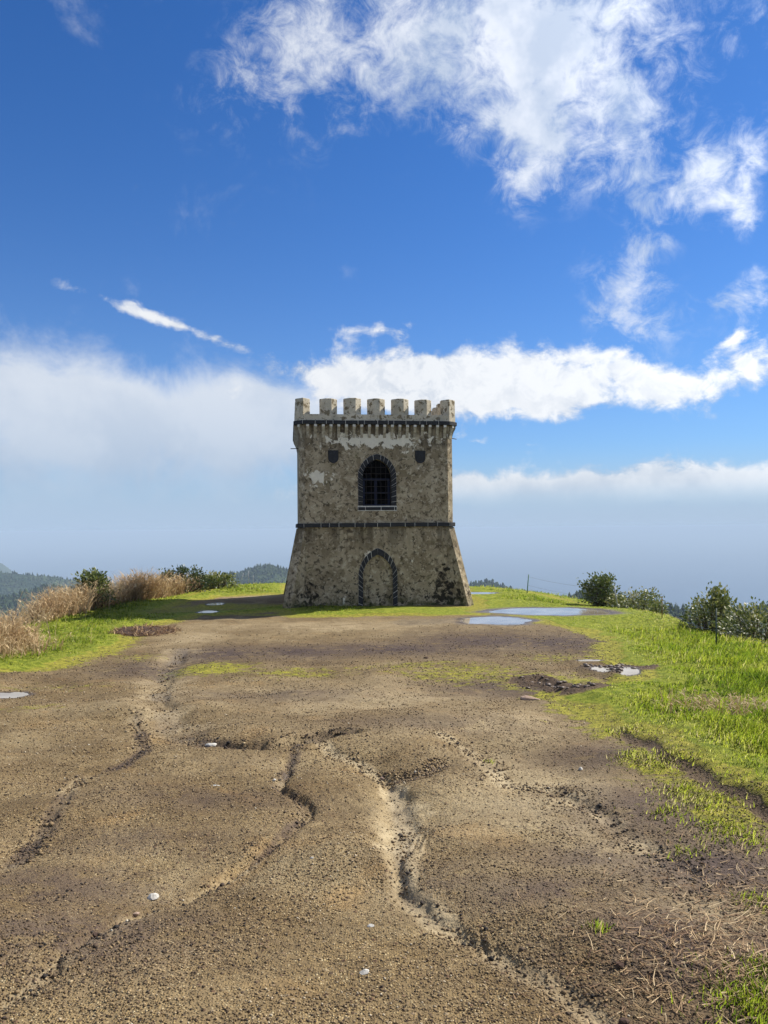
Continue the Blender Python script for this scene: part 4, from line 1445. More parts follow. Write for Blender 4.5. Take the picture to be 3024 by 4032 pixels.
# coats of arms
def shield(cx, zt, kind):
    w, h = 0.20, 0.49
    out_ = [(-w, 0), (w, 0), (w, -0.30)]
    for i in range(1, 10):
        a = math.pi * i / 10
        out_.append((w * math.cos(a), -0.30 - (h - 0.30) * math.sin(a)))
    out_.append((-w, -0.30))
    bm = bmesh.new()
    f = [bm.verts.new((cx + x, -BH - 0.045, zt + z)) for x, z in out_]
    b = [bm.verts.new((cx + x, -BH + 0.02, zt + z)) for x, z in out_]
    bm.faces.new(f)
    n = len(out_)
    for i in range(n):
        bm.faces.new((f[i], f[(i + 1) % n], b[(i + 1) % n], b[i]))
    bmesh.ops.recalc_face_normals(bm, faces=bm.faces)
    front = [fc for fc in bm.faces if len(fc.verts) == n][0]
    bmesh.ops.inset_individual(bm, faces=[front], thickness=0.025, depth=-0.012)
    root = bm_obj('shield', bm, M_BAS, tower)
    if kind == 'bends':
        for k in range(3):
            o0 = -0.16 + 0.14 * k
            bm = bmesh.new()
            pts = [(-0.165, -0.05 - o0 * 0 - 0.10 * k), (-0.165, -0.11 - 0.10 * k), (0.13, -0.33 - 0.04 * k), (0.155, -0.28 - 0.04 * k)]
            ff = [bm.verts.new((cx + x, -BH - 0.047, zt + z)) for x, z in pts]
            bb = [bm.verts.new((cx + x, -BH - 0.030, zt + z)) for x, z in pts]
            bm.faces.new(ff)
            for i in range(4):
                bm.faces.new((ff[i], ff[(i + 1) % 4], bb[(i + 1) % 4], bb[i]))
            bm_obj('bend', bm, M_BAS, root)
    else:
        for (x, z, r) in ((-0.08, -0.12, 0.045), (0.08, -0.12, 0.045), (0.0, -0.27, 0.05)):
            bm = bmesh.new()
            bmesh.ops.create_cone(bm, cap_ends=True, segments=10, radius1=r, radius2=r * 0.7, depth=0.02)
            bmesh.ops.transform(bm, matrix=Matrix.Translation((cx + x, -BH - 0.040, zt + z)) @ Matrix.Rotation(R(90), 4, 'X'), verts=bm.verts)
            bm_obj('charge', bm, M_BAS, root)
    return root


tag(shield(-1.69, 6.01, 'charges'), 'dark carved shield left of the window')
tag(shield(1.69, 6.01, 'bends'), 'dark carved shield with diagonal bands right of the window')

# iron rods that stick out of the side walls
bar('iron_rod', (-BH + 0.05, -1.6, 6.22), (-BH - 0.30, -1.75, 6.20), 0.016, M_IRON, tower)
bar('iron_rod', (BH - 0.05, -1.2, 6.78), (BH + 0.50, -1.35, 6.66), 0.016, M_IRON, tower)


# ------------------------------------------------------------------ growing things
def leaf_mat(name, stops, rough=0.6, trans=0.35, spec=0.3):
    m, nt, out = new_mat(name)
    t = nt.attr('tint').outputs['Fac']
    c = nt.ramp(t, stops)
    p = nt.node('ShaderNodeBsdfPrincipled')
    nt.put(p.inputs['Base Color'], c)
    nt.put(p.inputs['Roughness'], rough)
    nt.put(p.inputs['Specular IOR Level'], spec)
    tr = nt.node('ShaderNodeBsdfTranslucent')
    nt.put(tr.inputs['Color'], c)
    mx = nt.node('ShaderNodeMixShader')
    mx.inputs[0].default_value = trans
    nt.l.new(p.outputs[0], mx.inputs[1])
    nt.l.new(tr.outputs[0], mx.inputs[2])
    nt.l.new(mx.outputs[0], out.inputs['Surface'])
    return m


M_GRASS = leaf_mat('grass_blades', [(0.0, (0.085, 0.16, 0.012)), (0.4, (0.25, 0.35, 0.026)), (0.75, (0.44, 0.49, 0.050)), (0.93, (0.58, 0.58, 0.18)), (1.0, (0.55, 0.48, 0.24))], 0.5, 0.58)
M_REED = leaf_mat('dry_stalks', [(0.0, (0.07, 0.035, 0.022)), (0.35, (0.20, 0.115, 0.06)), (0.7, (0.42, 0.29, 0.15)), (1.0, (0.60, 0.47, 0.28))], 0.7, 0.25, 0.2)
M_LEAF = leaf_mat('shrub_leaves', [(0.0, (0.022, 0.038, 0.012)), (0.5, (0.075, 0.105, 0.026)), (0.8, (0.16, 0.19, 0.045)), (0.94, (0.30, 0.29, 0.10)), (1.0, (0.62, 0.60, 0.48))], 0.45, 0.25, 0.45)
M_TWIG = simple_mat('shrub_twigs', (0.05, 0.032, 0.02), (0.12, 0.085, 0.055), 20, 0.9, 0.1)


def ribbons(base, up, bend, width, length, segs, side):
    """curved tapering strips. base (n,3), up/bend/side unit-ish vectors (n,3), width, length (n,)"""
    n = len(base)
    nv = 2 * segs + 1
    V = np.zeros((n, nv, 3))
    for i in range(segs):
        f = i / segs
        c = base + up * (length * f)[:, None] + bend * (length * f * f)[:, None]
        w = width * (1 - 0.55 * f)
        V[:, 2 * i] = c - side * (w / 2)[:, None]
        V[:, 2 * i + 1] = c + side * (w / 2)[:, None]
    V[:, -1] = base + up * length[:, None] + bend * length[:, None]
    F = []
    for i in range(segs - 1):
        a = 2 * i
        F += [(a, a + 1, a + 3), (a, a + 3, a + 2)]
    F.append((2 * segs - 2, 2 * segs - 1, 2 * segs))
    F = (np.array(F)[None] + (np.arange(n) * nv)[:, None, None]).reshape(-1, 3)
    return V.reshape(-1, 3), F, nv


def unit(a):
    return a / np.maximum(1e-9, np.linalg.norm(a, axis=1))[:, None]


def grass_field(x, y):
    sdr = poly_sd(x, y, GRASS_R)
    sdl = poly_sd(x, y, GRASS_L)
    plat = poly_sd(x, y, PLATEAU)
    return np.maximum(np.maximum(sdr, sdl), np.where(y > 13, 0.9 - plat, -plat - 0.3)), plat


def build_grass():
    g = np.random.default_rng(3)
    N = 480000
    y = np.exp(g.uniform(math.log(2.6), math.log(46), N))
    x = g.uniform(-0.66, 0.66, N) * y
    sd, plat = grass_field(x, y)
    keep = (sd > -1.2) & (plat > -4.5)
    x, y, sd, plat = x[keep], y[keep], sd[keep], plat[keep]
    mk = mask_fields(x, y, x)
    tuft = fbm(x, y, 2.6, 3, 300)
    prob = mk['grass'] * (0.25 + 0.65 * sstep(sd, 0.2, 1.4)) + 0.10 * sstep(mk['moss'], 0.45, 0.8)
    keep = g.random(len(x)) < prob
    x, y, sd, plat, tuft = [a[keep] for a in (x, y, sd, plat, tuft)]
    # sparse tufts on the trodden strip below the bank, and a green corner
    ex, ey = [], []
    for (px, py, r, n) in ((1420, 1660, 0.28, 500), (1470, 1720, 0.22, 350), (1520, 1745, 0.25, 500), (1380, 1655, 0.2, 300), (1560, 1800, 0.2, 300), (1440, 1770, 0.15, 160), (1600, 1830, 0.2, 300), (1295, 2020, 0.05, 60), (1630, 1960, 0.10, 120),
                           (1640, 2175, 0.17, 700), (1665, 2110, 0.12, 250), (1350, 1590, 0.2, 260), (1700, 2200, 0.25, 700), (1480, 1850, 0.12, 80), (1060, 1640, 0.06, 30)):
        cx, cy = g_at(px, py)
        ex.append(cx + g.normal(0, r * 0.6, n))
        ey.append(cy + g.normal(0, r * 0.6, n))
    ex, ey = np.concatenate(ex), np.concatenate(ey)
    x, y = np.concatenate([x, ex]), np.concatenate([y, ey])
    sd = np.concatenate([sd, np.full(len(ex), 0.35)])
    plat = np.concatenate([plat, np.full(len(ex), 3.0)])
    tuft = np.concatenate([tuft, np.full(len(ex), 0.55)])
    # keep grass out of the tower
    lx = (x - TX) * math.cos(TH) + (y - TY) * math.sin(TH)
    ly = -(x - TX) * math.sin(TH) + (y - TY) * math.cos(TH)
    ok = (np.maximum(np.abs(lx), np.abs(ly)) > 3.02)
    for k_, p in enumerate(PUDDLES):
        pf = puddle_f(x, y, p, 100 + k_)
        ok &= (pf > 1.6) | ((pf > 1.1) & (g.random(len(x)) < 0.25))
        sd = np.where(pf < 3.5, np.minimum(sd, 0.2), sd)
    x, y, sd, plat, tuft, lx, ly = [a[ok] for a in (x, y, sd, plat, tuft, lx, ly)]
    n = len(x)
    z = ground_z(x, y) - 0.005
    lush = sstep(sd, 0.15, 1.4)
    h = (0.022 + 0.072 * lush * (0.12 + 1.5 * sstep(tuft, 0.36, 0.68))) * (0.6 + 0.8 * g.random(n))
    h *= np.where(x > 0, np.maximum(sstep(x, 3.2, 6.5) * 0.85, sstep(y, 12.5, 8.5)) + 0.35, 0.95)
    h += 0.06 * sstep(plat, 1.2, 0.2) * g.random(n)
    nearT = np.exp(-((np.maximum(np.abs(lx), np.abs(ly)) - 3.1) / 0.35) ** 2)
    h += 0.12 * nearT * g.random(n)
    wdt = (0.0035 + 0.00075 * y) * (0.7 + 0.6 * g.random(n))
    ang = g.uniform(0, 2 * math.pi, n)
    lean = g.uniform(0.05, 0.75, n)
    bend = np.stack([np.cos(ang) * lean + 0.10, np.sin(ang) * lean, -0.25 * lean], 1)
    up = unit(np.stack([np.cos(ang) * 0.25, np.sin(ang) * 0.25, np.ones(n)], 1))
    a2 = ang + math.pi / 2 + g.normal(0, 0.5, n)
    side = np.stack([np.cos(a2), np.sin(a2), np.zeros(n)], 1)
    V, F, nv = ribbons(np.stack([x, y, z], 1), up, bend, wdt, h, 2, side)
    tint = 0.42 + 0.22 * (1 - lush) + 0.8 * (fbm(x, y, 0.8, 3, 310) - 0.5) + 0.6 * (fbm(x, y, 3.4, 3, 312) - 0.5) + g.normal(0, 0.17, n)
    tint = np.where(g.random(n) < 0.03, 0.97, tint)
    tint += 0.30 * sstep(plat, 1.0, 0.0) * (g.random(n) < 0.4)
    NRM = np.cross(side, up)
    NRM = unit(NRM * np.where(NRM @ np.array(sdir) > 0, 1, -1)[:, None] * 0.45 + np.array([0, 0, 1.0]))
    o = np_mesh('grass', V, F, M_GRASS, None, False, {'tint': np.repeat(np.clip(tint, 0, 1), nv)})
    o.data.normals_split_custom_set_from_vertices(np.repeat(NRM, nv, 0).astype(np.float32).tolist())
    tag(o, 'short bright green grass on both sides of the dirt and round the tower', 'grass', kind='stuff')


build_grass()


def edge_x(y):
    ys = [12, 14, 18, 23, 27, 31, 35, 40]
    return np.interp(y, ys, [-8.7, -8.7, -9.3, -11.2, -11.5, -10.4, -9.6, -9.8])


def build_reeds():
    g = np.random.default_rng(5)
    P_, H_ = [], []
    # long belt along the left rim
    line = np.array(G([(95, 1352), (140, 1338), (200, 1322), (265, 1308), (330, 1298), (395, 1284), (445, 1268), (470, 1264)]))
    hts = np.array([0.38, 0.58, 0.80, 1.0, 0.88, 0.74, 0.56, 0.40])
    n = 10000
    f = g.random(n) * (len(line) - 1.001)
    ia = f.astype(int)
    q = line[ia] + (line[ia + 1] - line[ia]) * (f - ia)[:, None]
    back = np.abs(g.normal(0, 0.75, n))
    x = q[:, 0] - back * 0.9 + g.normal(0, 0.12, n)
    y = q[:, 1] + back * 0.35
    cl = fbm(x, y, 0.8, 3, 401)
    h = np.interp(f, np.arange(len(hts)), hts) * (0.30 + 0.95 * g.random(n)) * (0.7 + 0.6 * sstep(cl, 0.3, 0.65)) + 0.3 * back
    keep = g.random(n) < (0.35 + 0.65 * sstep(cl, 0.35, 0.55)) * np.interp(f, np.arange(len(hts)), [0.6, 0.8, 1, 1, 1, 1, 0.9, 0.7])
    P_.append(np.stack([x, y], 1)[keep])
    H_.append(h[keep])
    # near clump at the left edge of the view
    n = 2200
    cx, cy = g_at(10, 1420)
    x = cx - 0.6 + g.normal(0, 0.55, n)
    y = cy + 0.2 + g.normal(0, 0.8, n)
    P_.append(np.stack([x, y], 1))
    H_.append((0.45 + 0.65 * g.random(n) ** 1.3) * np.where(x < cx + 0.1, 1.0, 0.55))
    # a scrap of dry stems in the right bank
    n = 520
    cx, cy = g_at(1590, 1545)
    P_.append(np.stack([cx + g.normal(0, 0.4, n), cy + g.normal(0, 0.5, n)], 1))
    H_.append(0.12 + 0.20 * g.random(n))
    xy = np.concatenate(P_)
    h = np.concatenate(H_)
    n = len(h)
    z = ground_z(xy[:, 0], xy[:, 1], False) - 0.02
    ang = g.uniform(0, 2 * math.pi, n)
    lean = np.abs(g.normal(0.0, 0.5, n))
    bend = np.stack([np.cos(ang) * lean, np.sin(ang) * lean, -0.1 * lean], 1)
    up = unit(np.stack([np.cos(ang) * 0.2 * g.random(n), np.sin(ang) * 0.2 * g.random(n), np.ones(n)], 1))
    a2 = g.uniform(0, 2 * math.pi, n)
    side = np.stack([np.cos(a2), np.sin(a2), np.zeros(n)], 1)
    w = 0.008 + 0.0009 * xy[:, 1] * (0.4 + g.random(n))
    V, F, nv = ribbons(np.column_stack([xy, z]), up, bend, w, h, 3, side)
    rel = np.tile(np.array([0, 0, .33, .33, .66, .66, 1.0]), n)
    patch = fbm(xy[:, 0], xy[:, 1], 0.9, 3, 420)
    stem_t = np.clip(0.40 + 0.35 * sstep(patch, 0.3, 0.6) + 0.5 * g.random(n), 0, 1)
    tint = np.clip(np.repeat(stem_t, nv) * 0.75 + 0.34 * rel - 0.03, 0, 1)
    # drooping leaves off the stems
    rp = np.repeat(np.arange(n), 2)
    n2 = len(rp)
    f2 = g.uniform(0.3, 0.9, n2)
    b2 = np.column_stack([xy, z])[rp] + up[rp] * (h[rp] * f2)[:, None] + bend[rp] * (h[rp] * f2 * f2)[:, None]
    a3 = g.uniform(0, 2 * math.pi, n2)
    up2 = unit(np.stack([np.cos(a3) * 0.8, np.sin(a3) * 0.8, np.full(n2, 0.75)], 1))
    bd2 = np.stack([np.cos(a3) * 0.4, np.sin(a3) * 0.4, -0.75 * g.random(n2)], 1)
    sd2 = np.stack([-np.sin(a3), np.cos(a3), np.zeros(n2)], 1)
    V2, F2, _ = ribbons(b2, up2, bd2, w[rp] * 0.9, h[rp] * g.uniform(0.12, 0.34, n2), 3, sd2)
    F = np.concatenate([F, F2 + len(V)])
    V = np.concatenate([V, V2])
    tint = np.concatenate([tint, np.clip(np.repeat(stem_t[rp] * 0.8 + 0.22 + g.normal(0, 0.08, n2), nv), 0, 1)])
    o = np_mesh('dry_grass', V, F, M_REED, None, False, {'tint': tint})
    tag(o, 'tall dry tan grass and stalks along the rim of the plateau', 'dry grass', kind='stuff')


build_reeds()


def tube_np(pts, r0, r1, sides=5):
    pts = np.array(pts, float)
    n = len(pts)
    V, F = [], []
    for i, p in enumerate(pts):
        t = pts[min(i + 1, n - 1)] - pts[max(i - 1, 0)]
        t /= np.linalg.norm(t) + 1e-9
        a = np.cross(t, (0.3, 0.9, 0.1))
        a /= np.linalg.norm(a) + 1e-9
        b = np.cross(t, a)
        r = r0 + (r1 - r0) * i / (n - 1)
        for s in range(sides):
            q = 2 * math.pi * s / sides
            V.append(p + r * (math.cos(q) * a + math.sin(q) * b))
    for i in range(n - 1):
        for s in range(sides):
            q = (s + 1) % sides
            F.append((i * sides + s, i * sides + q, (i + 1) * sides + q, (i + 1) * sides + s))
    return V, F


def merge_tubes(tubes):
    V, F, o = [], [], 0
    for v, f in tubes:
        V += v
        F += [tuple(i + o for i in q) for q in f]
        o += len(v)
    return np.array(V), np.array(F)


def stalk_thing(px, py, dist, hgt, label, seed):
    """a single tall branching dead stalk"""
    g = np.random.default_rng(seed)
    x, y = g_at(px, py)
    z = float(ground_z(np.array([x]), np.array([y]), False)[0])
    tubes = []
    main = [(0, 0, -0.05)]
    for i in range(1, 7):
        f = i / 6
        main.append((0.25 * hgt * f * f * g.choice([-1, 1]) * 0.0 + 0.22 * hgt * f * f + g.normal(0, 0.012), g.normal(0, 0.012), hgt * f))
    tubes.append(tube_np(main, 0.012, 0.004))
    for k in range(5):
        i = int(g.integers(2, 6))
        b = np.array(main[i])
        d = np.array([g.normal(0.1, 0.5), g.normal(0, 0.4), 0.8])
        L = hgt * g.uniform(0.15, 0.35)
        tubes.append(tube_np([b, b + d * L * 0.5, b + d * L + np.array([0, 0, 0.04])], 0.007, 0.003, 4))
    V, F = merge_tubes(tubes)
    o = np_mesh('dead_stalk', V, F, M_STALK, None, True)
    o.location = (x, y, z)
    tag(o, label, 'stalk', 'bare dead stalks at the left rim')


M_STALK = simple_mat('pale_dead_stalk', (0.30, 0.20, 0.11), (0.55, 0.43, 0.27), 15, 0.8, 0.15)
stalk_thing(20, 1415, 17, 1.45, 'tallest pale bare stalk leaning right at the left edge of the view', 1)
stalk_thing(78, 1405, 17, 0.95, 'shorter bare stalk just right of the tallest one at the left edge', 2)
stalk_thing(186, 1340, 24, 0.95, 'thin bare stalk with a few pale buds standing alone before the far woods', 3)
stalk_thing(235, 1322, 26, 1.0, 'bare curved stalk at the left end of the tall dry grass', 4)


def shrub(px, top, dist, width, label, seed, nleaf, tint0, leaf=0.07, airy=0.0, flowers=0.0, depth=None, low=0.6, arm=None):
    """px: middle in the photograph, top: skyline; a shrub rooted in the slope at the given distance"""
    g = np.random.default_rng(seed)
    k = 3024 / 1659.0
    d = pix_ray(px * k, top * k)
    t = dist / d[1]
    x, zt = d[0] * t, CAM[2] + d[2] * t
    z0 = float(ground_z(np.array([x]), np.array([dist]), False)[0])
    H = max(zt - z0, 0.5)
    root = empty('shrub', (x, dist, z0))
    tag(root, label, 'shrub', 'shrubs along the rim of the plateau')
    rx, ry = width / 2, (depth or width) / 2
    # leafy tips
    ntip = max(12, int(nleaf / 42))
    tips = []
    for i in range(ntip):
        a = g.uniform(0, 2 * math.pi)
        r = math.sqrt(g.random())
        top_h = H * (1 - 0.5 * r ** 2.0) * g.uniform(0.55, 1.0)
        if g.random() < 0.55:
            zz = top_h
        else:
            zz = top_h * g.uniform(0.15, 0.95)
            r = min(1.0, r + 0.25)
        tips.append((rx * r * math.cos(a), ry * r * math.sin(a), zz))
    if arm:
        for q in range(8):
            f = q / 7
            tips.append((arm[0] * (0.4 + 0.6 * f) + g.normal(0, 0.05), g.normal(0, 0.08), H * (0.55 + (arm[1] - 0.55) * f) + g.normal(0, 0.03)))
    tips.append((g.normal(0, 0.1), 0, H))
    for q in range(int(7 + 5 * width)):
        a = g.uniform(0, 2 * math.pi)
        r = g.uniform(0.2, 0.95)
        o_ = g.uniform(0.12, 0.34)
        zb_ = H * (0.95 - 0.55 * r * r)
        for f in (0.35, 0.7, 1.0):
            tips.append((rx * r * math.cos(a) * (1 + 0.25 * f), ry * r * math.sin(a) * (1 + 0.25 * f), zb_ + o_ * f))
    tips = np.array(tips)
    tubes = []
    for tp in tips:
        b = np.array([tp[0] * 0.12, tp[1] * 0.12, -0.1])
        m1 = b * 0.45 + tp * 0.55 + g.normal(0, 0.05, 3) + np.array([0, 0, -0.08 * H])
        tubes.append(tube_np([b, m1, tp], 0.018, 0.005, 4))
    V, F = merge_tubes(tubes)
    np_mesh('stems', V, F, M_TWIG, root, True)
    per = nleaf // len(tips)
    C = np.repeat(tips, per, 0)
    n = len(C)
    spread = 0.09 + 0.035 * width
    C = C + g.normal(0, 1, (n, 3)) * spread * np.array([1, 1, 0.75]) * (1 - 0.5 * airy)
    C[:, 2] = np.maximum(C[:, 2], 0.02)
    dirv = unit(C - np.array([0, 0, H * 0.3]) + g.normal(0, 0.5, (n, 3)))
    sd = unit(np.cross(dirv, g.normal(0, 1, (n, 3))))
    nr = np.cross(dirv, sd)
    L = leaf * 1.35 * g.uniform(0.6, 1.35, n)
    W = L * 0.30
    q0 = C
    q1 = C + dirv * (L * 0.5)[:, None] + sd * W[:, None] + nr * (L * 0.08)[:, None]
    q2 = C + dirv * L[:, None]
    q3 = C + dirv * (L * 0.5)[:, None] - sd * W[:, None] + nr * (L * 0.08)[:, None]
    V = np.stack([q0, q1, q2, q3], 1).reshape(-1, 3)
    b = np.arange(n) * 4
    F = np.concatenate([np.stack([b, b + 1, b + 2], 1), np.stack([b, b + 2, b + 3], 1)])
    clump = np.repeat(g.random(len(tips)), per)
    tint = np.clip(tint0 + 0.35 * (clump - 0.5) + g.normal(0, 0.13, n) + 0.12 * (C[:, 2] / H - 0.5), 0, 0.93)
    if flowers > 0:
        tint = np.where(np.repeat(g.random(len(tips)) < flowers, per) & (g.random(n) < 0.6), 1.0, tint)
    np_mesh('foliage', V, F, M_LEAF, root, False, {'tint': np.repeat(tint, 4)})
    return root


shrub(202, 1250, 29.0, 1.25, 'dark leafy shrub rising behind the left end of the tall dry grass', 21, 2200, 0.55, 0.085)
shrub(402, 1236, 37.0, 1.9, 'dark airy flat topped shrub behind the dry grass', 22, 1500, 0.25, 0.09, 0.4)
shrub(356, 1247, 36.0, 0.9, 'small dark shrub left of the flat topped one', 23, 800, 0.25, 0.08, 0.2)
shrub(475, 1250, 39.0, 1.5, 'low yellowish green shrub at the far left corner of the lawn', 24, 1400, 0.72, 0.10)
shrub(1300, 1256, 31.5, 1.15, 'tall dark upright shrub with a crooked side branch by the leaning post', 25, 2400, 0.56, 0.08, 0.1, arm=(-0.75, 0.92))
shrub(1378, 1290, 30.5, 1.75, 'rounded mid green shrub right of the leaning post', 26, 2600, 0.76, 0.08, 0.0, 0.05)
shrub(1419, 1312, 28.5, 0.5, 'small low clipped looking shrub beside the brown post', 27, 700, 0.62, 0.06)
shrub(1532, 1290, 24.5, 1.35, 'tall bushy shrub with a pointed top before the low ridge', 28, 2800, 0.76, 0.075, 0.0, 0.05)
shrub(1640, 1326, 22.5, 2.0, 'broad leafy shrub cut by the right edge of the view', 29, 3200, 0.72, 0.08, 0.0, 0.12)


# ------------------------------------------------------------------ wire fence on the right
M_GPOST = simple_mat('green_post_paint', (0.02, 0.10, 0.03), (0.03, 0.14, 0.05), 10, 0.5, 0.4)
M_ZINC = simple_mat('grey_post', (0.22, 0.23, 0.23), (0.34, 0.35, 0.35), 10, 0.5, 0.4)
M_RUSTP = simple_mat('brown_post', (0.13, 0.075, 0.03), (0.24, 0.14, 0.06), 10, 0.7, 0.3)
M_DPOST = simple_mat('dark_green_post', (0.025, 0.045, 0.035), (0.05, 0.075, 0.06), 10, 0.5, 0.4)
M_WIRE = simple_mat('fence_wire', (0.12, 0.13, 0.12), (0.20, 0.21, 0.20), 10, 0.5, 0.4)


def up_at(px, py, base):
    """point at the height seen at (px,py), straight above a ground point's distance"""
    k = 3024 / 1659.0
    d = pix_ray(px * k, py * k)
    t = base[1] / d[1]
    return Vector((d[0] * t, base[1], CAM[2] + d[2] * t))


def gz(p):
    return float(ground_z(np.array([p[0]]), np.array([p[1]]), True)[0])


fence = empty('wire_fence', (9.0, 25.0, 0.0))
tag(fence, 'low wire fence on thin posts along the right rim', 'fence')
posts = []
for (bx_, by_, tx_, ty_, mat, lab) in ((1138, 1277, 1142, 1241, M_GPOST, 'green post'), (1336, 1311, 1327, 1267, M_ZINC, 'grey leaning post'), (1430, 1331, 1430, 1289, M_RUSTP, 'thin brown post'), (1547, 1380, 1547, 1314, M_DPOST, 'dark green post')):
    b = g_at(bx_, by_)
    base = Vector((b[0], b[1], gz(b) - 0.15))
    tp = up_at(tx_, ty_, b)
    o = bar('post', base - fence.location, tp - fence.location, 0.021 if lab != 'thin brown post' else 0.014, mat, fence, 8)
    o['label'] = lab
    posts.append((base + Vector((0, 0, 0.15)), tp))
far_b = (12.0, 12.0)
far_base = Vector((12.0, 12.0, gz((12.0, 12.0))))
posts.append((far_base, far_base + Vector((0, 0, 0.78))))
for fr in (0.42, 0.88):
    for (b0, t0), (b1, t1) in zip(posts, posts[1:]):
        p0, p1 = b0.lerp(t0, fr) - fence.location, b1.lerp(t1, fr) - fence.location
        pts = [p0.lerp(p1, i / 8) - Vector((0, 0, 0.10 * 4 * (i / 8) * (1 - i / 8))) for i in range(9)]
        V, F = tube_np([tuple(q) for q in pts], 0.0035, 0.0035, 4)
        np_mesh('wire', V, np.array(F), M_WIRE, fence, True)

stk = empty('stake_fence', (-7.5, 41.0, 0.0))
tag(stk, 'thin leaning stakes with a sagging wire on the far left lawn edge', 'fence')
tops = []
for (bx_, by_, tx_, ty_) in ((516, 1268, 526, 1238), (537, 1266, 537, 1233), (547, 1264, 547, 1243)):
    b = g_at(bx_, by_)
    b = (b[0], min(b[1], 41.5))
    base = Vector((b[0], b[1], gz(b) - 0.1))
    tp = up_at(tx_, ty_, b)
    bar('stake', base - stk.location, tp - stk.location, 0.014, M_ZINC, stk, 6)
    tops.append(tp)
pts = [tops[0].lerp(tops[1], i / 8) - stk.location - Vector((0, 0, 0.25 * 4 * (i / 8) * (1 - i / 8))) for i in range(9)]
V, F = tube_np([tuple(q) for q in pts], 0.005, 0.005, 4)
np_mesh('wire', V, np.array(F), M_WIRE, stk, True)


# ------------------------------------------------------------------ gravel, straw, stones
def build_pebbles():
    m, nt, out = new_mat('gravel_grains')
    t = nt.attr('tint').outputs['Fac']
    c = nt.ramp(t, [(0.0, (0.018, 0.015, 0.013)), (0.2, (0.055, 0.036, 0.024)), (0.5, (0.16, 0.108, 0.054)), (0.8, (0.30, 0.215, 0.11)), (0.95, (0.36, 0.28, 0.17)), (1.0, (0.50, 0.45, 0.35))])
    principled(nt, out, c, 0.8, 0.3)
    g = np.random.default_rng(9)
    N = 160000
    y = np.exp(g.uniform(math.log(2.3), math.log(24), N))
    x = g.uniform(-0.6, 0.6, N) * y
    n2 = 22000
    gi = g.integers(0, len(GULLY), n2)
    gx, gy = np.zeros(n2), np.zeros(n2)
    for i, (pts, w, dep) in enumerate(GULLY):
        sel = gi == i
        ns = int(sel.sum())
        P_ = np.array(pts)
        f = g.random(ns) * (len(P_) - 1.001)
        a = f.astype(int)
        q = P_[a] + (P_[a + 1] - P_[a]) * (f - a)[:, None]
        gx[sel] = q[:, 0] + g.normal(0, w * 1.3, ns)
        gy[sel] = q[:, 1] + g.normal(0, w * 1.3, ns)
    big = np.concatenate([np.zeros(N), np.ones(n2)])
    x, y = np.concatenate([x, gx]), np.concatenate([y, gy])
    kp = grass_field(x, y)[0] < 0.5
    x, y, big = x[kp], y[kp], big[kp]
    mk = mask_fields(x, y, x)
    dens = fbm(x, y, 1.5, 3, 500)
    keep = (mk['grass'] < 0.3) & (g.random(len(x)) < (0.25 + 0.9 * sstep(dens, 0.3, 0.62)) * (1 - 0.8 * mk['silt'] * (1 - big)))
    for k_, p in enumerate(PUDDLES):
        keep &= puddle_f(x, y, p, 100 + k_) > 1.1
    keep &= (big < 0.5) | (g.random(len(x)) < 0.45)
    keep &= g.random(len(x)) < 1 - 0.75 * sstep(y, 11, 24)
    x, y, big, dkm = x[keep], y[keep], big[keep], mk['dark'][keep]
    n = len(x)
    z = ground_z(x, y)
    s = (0.0028 + 0.0009 * y * 0.55) * (0.5 + 1.3 * g.random(n) ** 2.0)
    s = s * np.where((big > 0.5), 1.0 + 1.2 * g.random(n) ** 3, 1.0)
    base = np.array([(1, 0, 0), (0, 1, 0), (-1, 0, 0), (0, -1, 0), (0, 0, 0.8), (0, 0, -0.6)], float)
    V = base[None] * (0.65 + 0.7 * g.random((n, 6, 1))) + g.normal(0, 0.12, (n, 6, 3))
    ca, sa = np.cos(g.uniform(0, 6.28, n)), np.sin(g.uniform(0, 6.28, n))
    nrm = np.sqrt(ca ** 2 + sa ** 2)
    ca, sa = ca / nrm, sa / nrm
    X = V[:, :, 0] * ca[:, None] - V[:, :, 1] * sa[:, None]
    Y = V[:, :, 0] * sa[:, None] + V[:, :, 1] * ca[:, None]
    V = np.stack([X * s[:, None] + x[:, None], Y * s[:, None] + y[:, None], V[:, :, 2] * s[:, None] + (z + s * 0.25)[:, None]], -1)
    F = np.array([(0, 1, 4), (1, 2, 4), (2, 3, 4), (3, 0, 4), (1, 0, 5), (2, 1, 5), (3, 2, 5), (0, 3, 5)])
    F = (F[None] + (np.arange(n) * 6)[:, None, None]).reshape(-1, 3)
    tint = np.clip(g.normal(0.55, 0.24, n) - 0.22 * big * (g.random(n) < 0.7), 0, 0.97)
    tint = np.clip(tint - 0.32 * dkm, 0, 1)
    tint = np.where(g.random(n) < 0.0015, 1.0, tint)
    o = np_mesh('gravel', V.reshape(-1, 3), F, m, None, False, {'tint': np.repeat(tint, 6)})
    tag(o, 'loose ochre and dark gravel grains strewn over the dirt', 'gravel', kind='stuff')


build_pebbles()


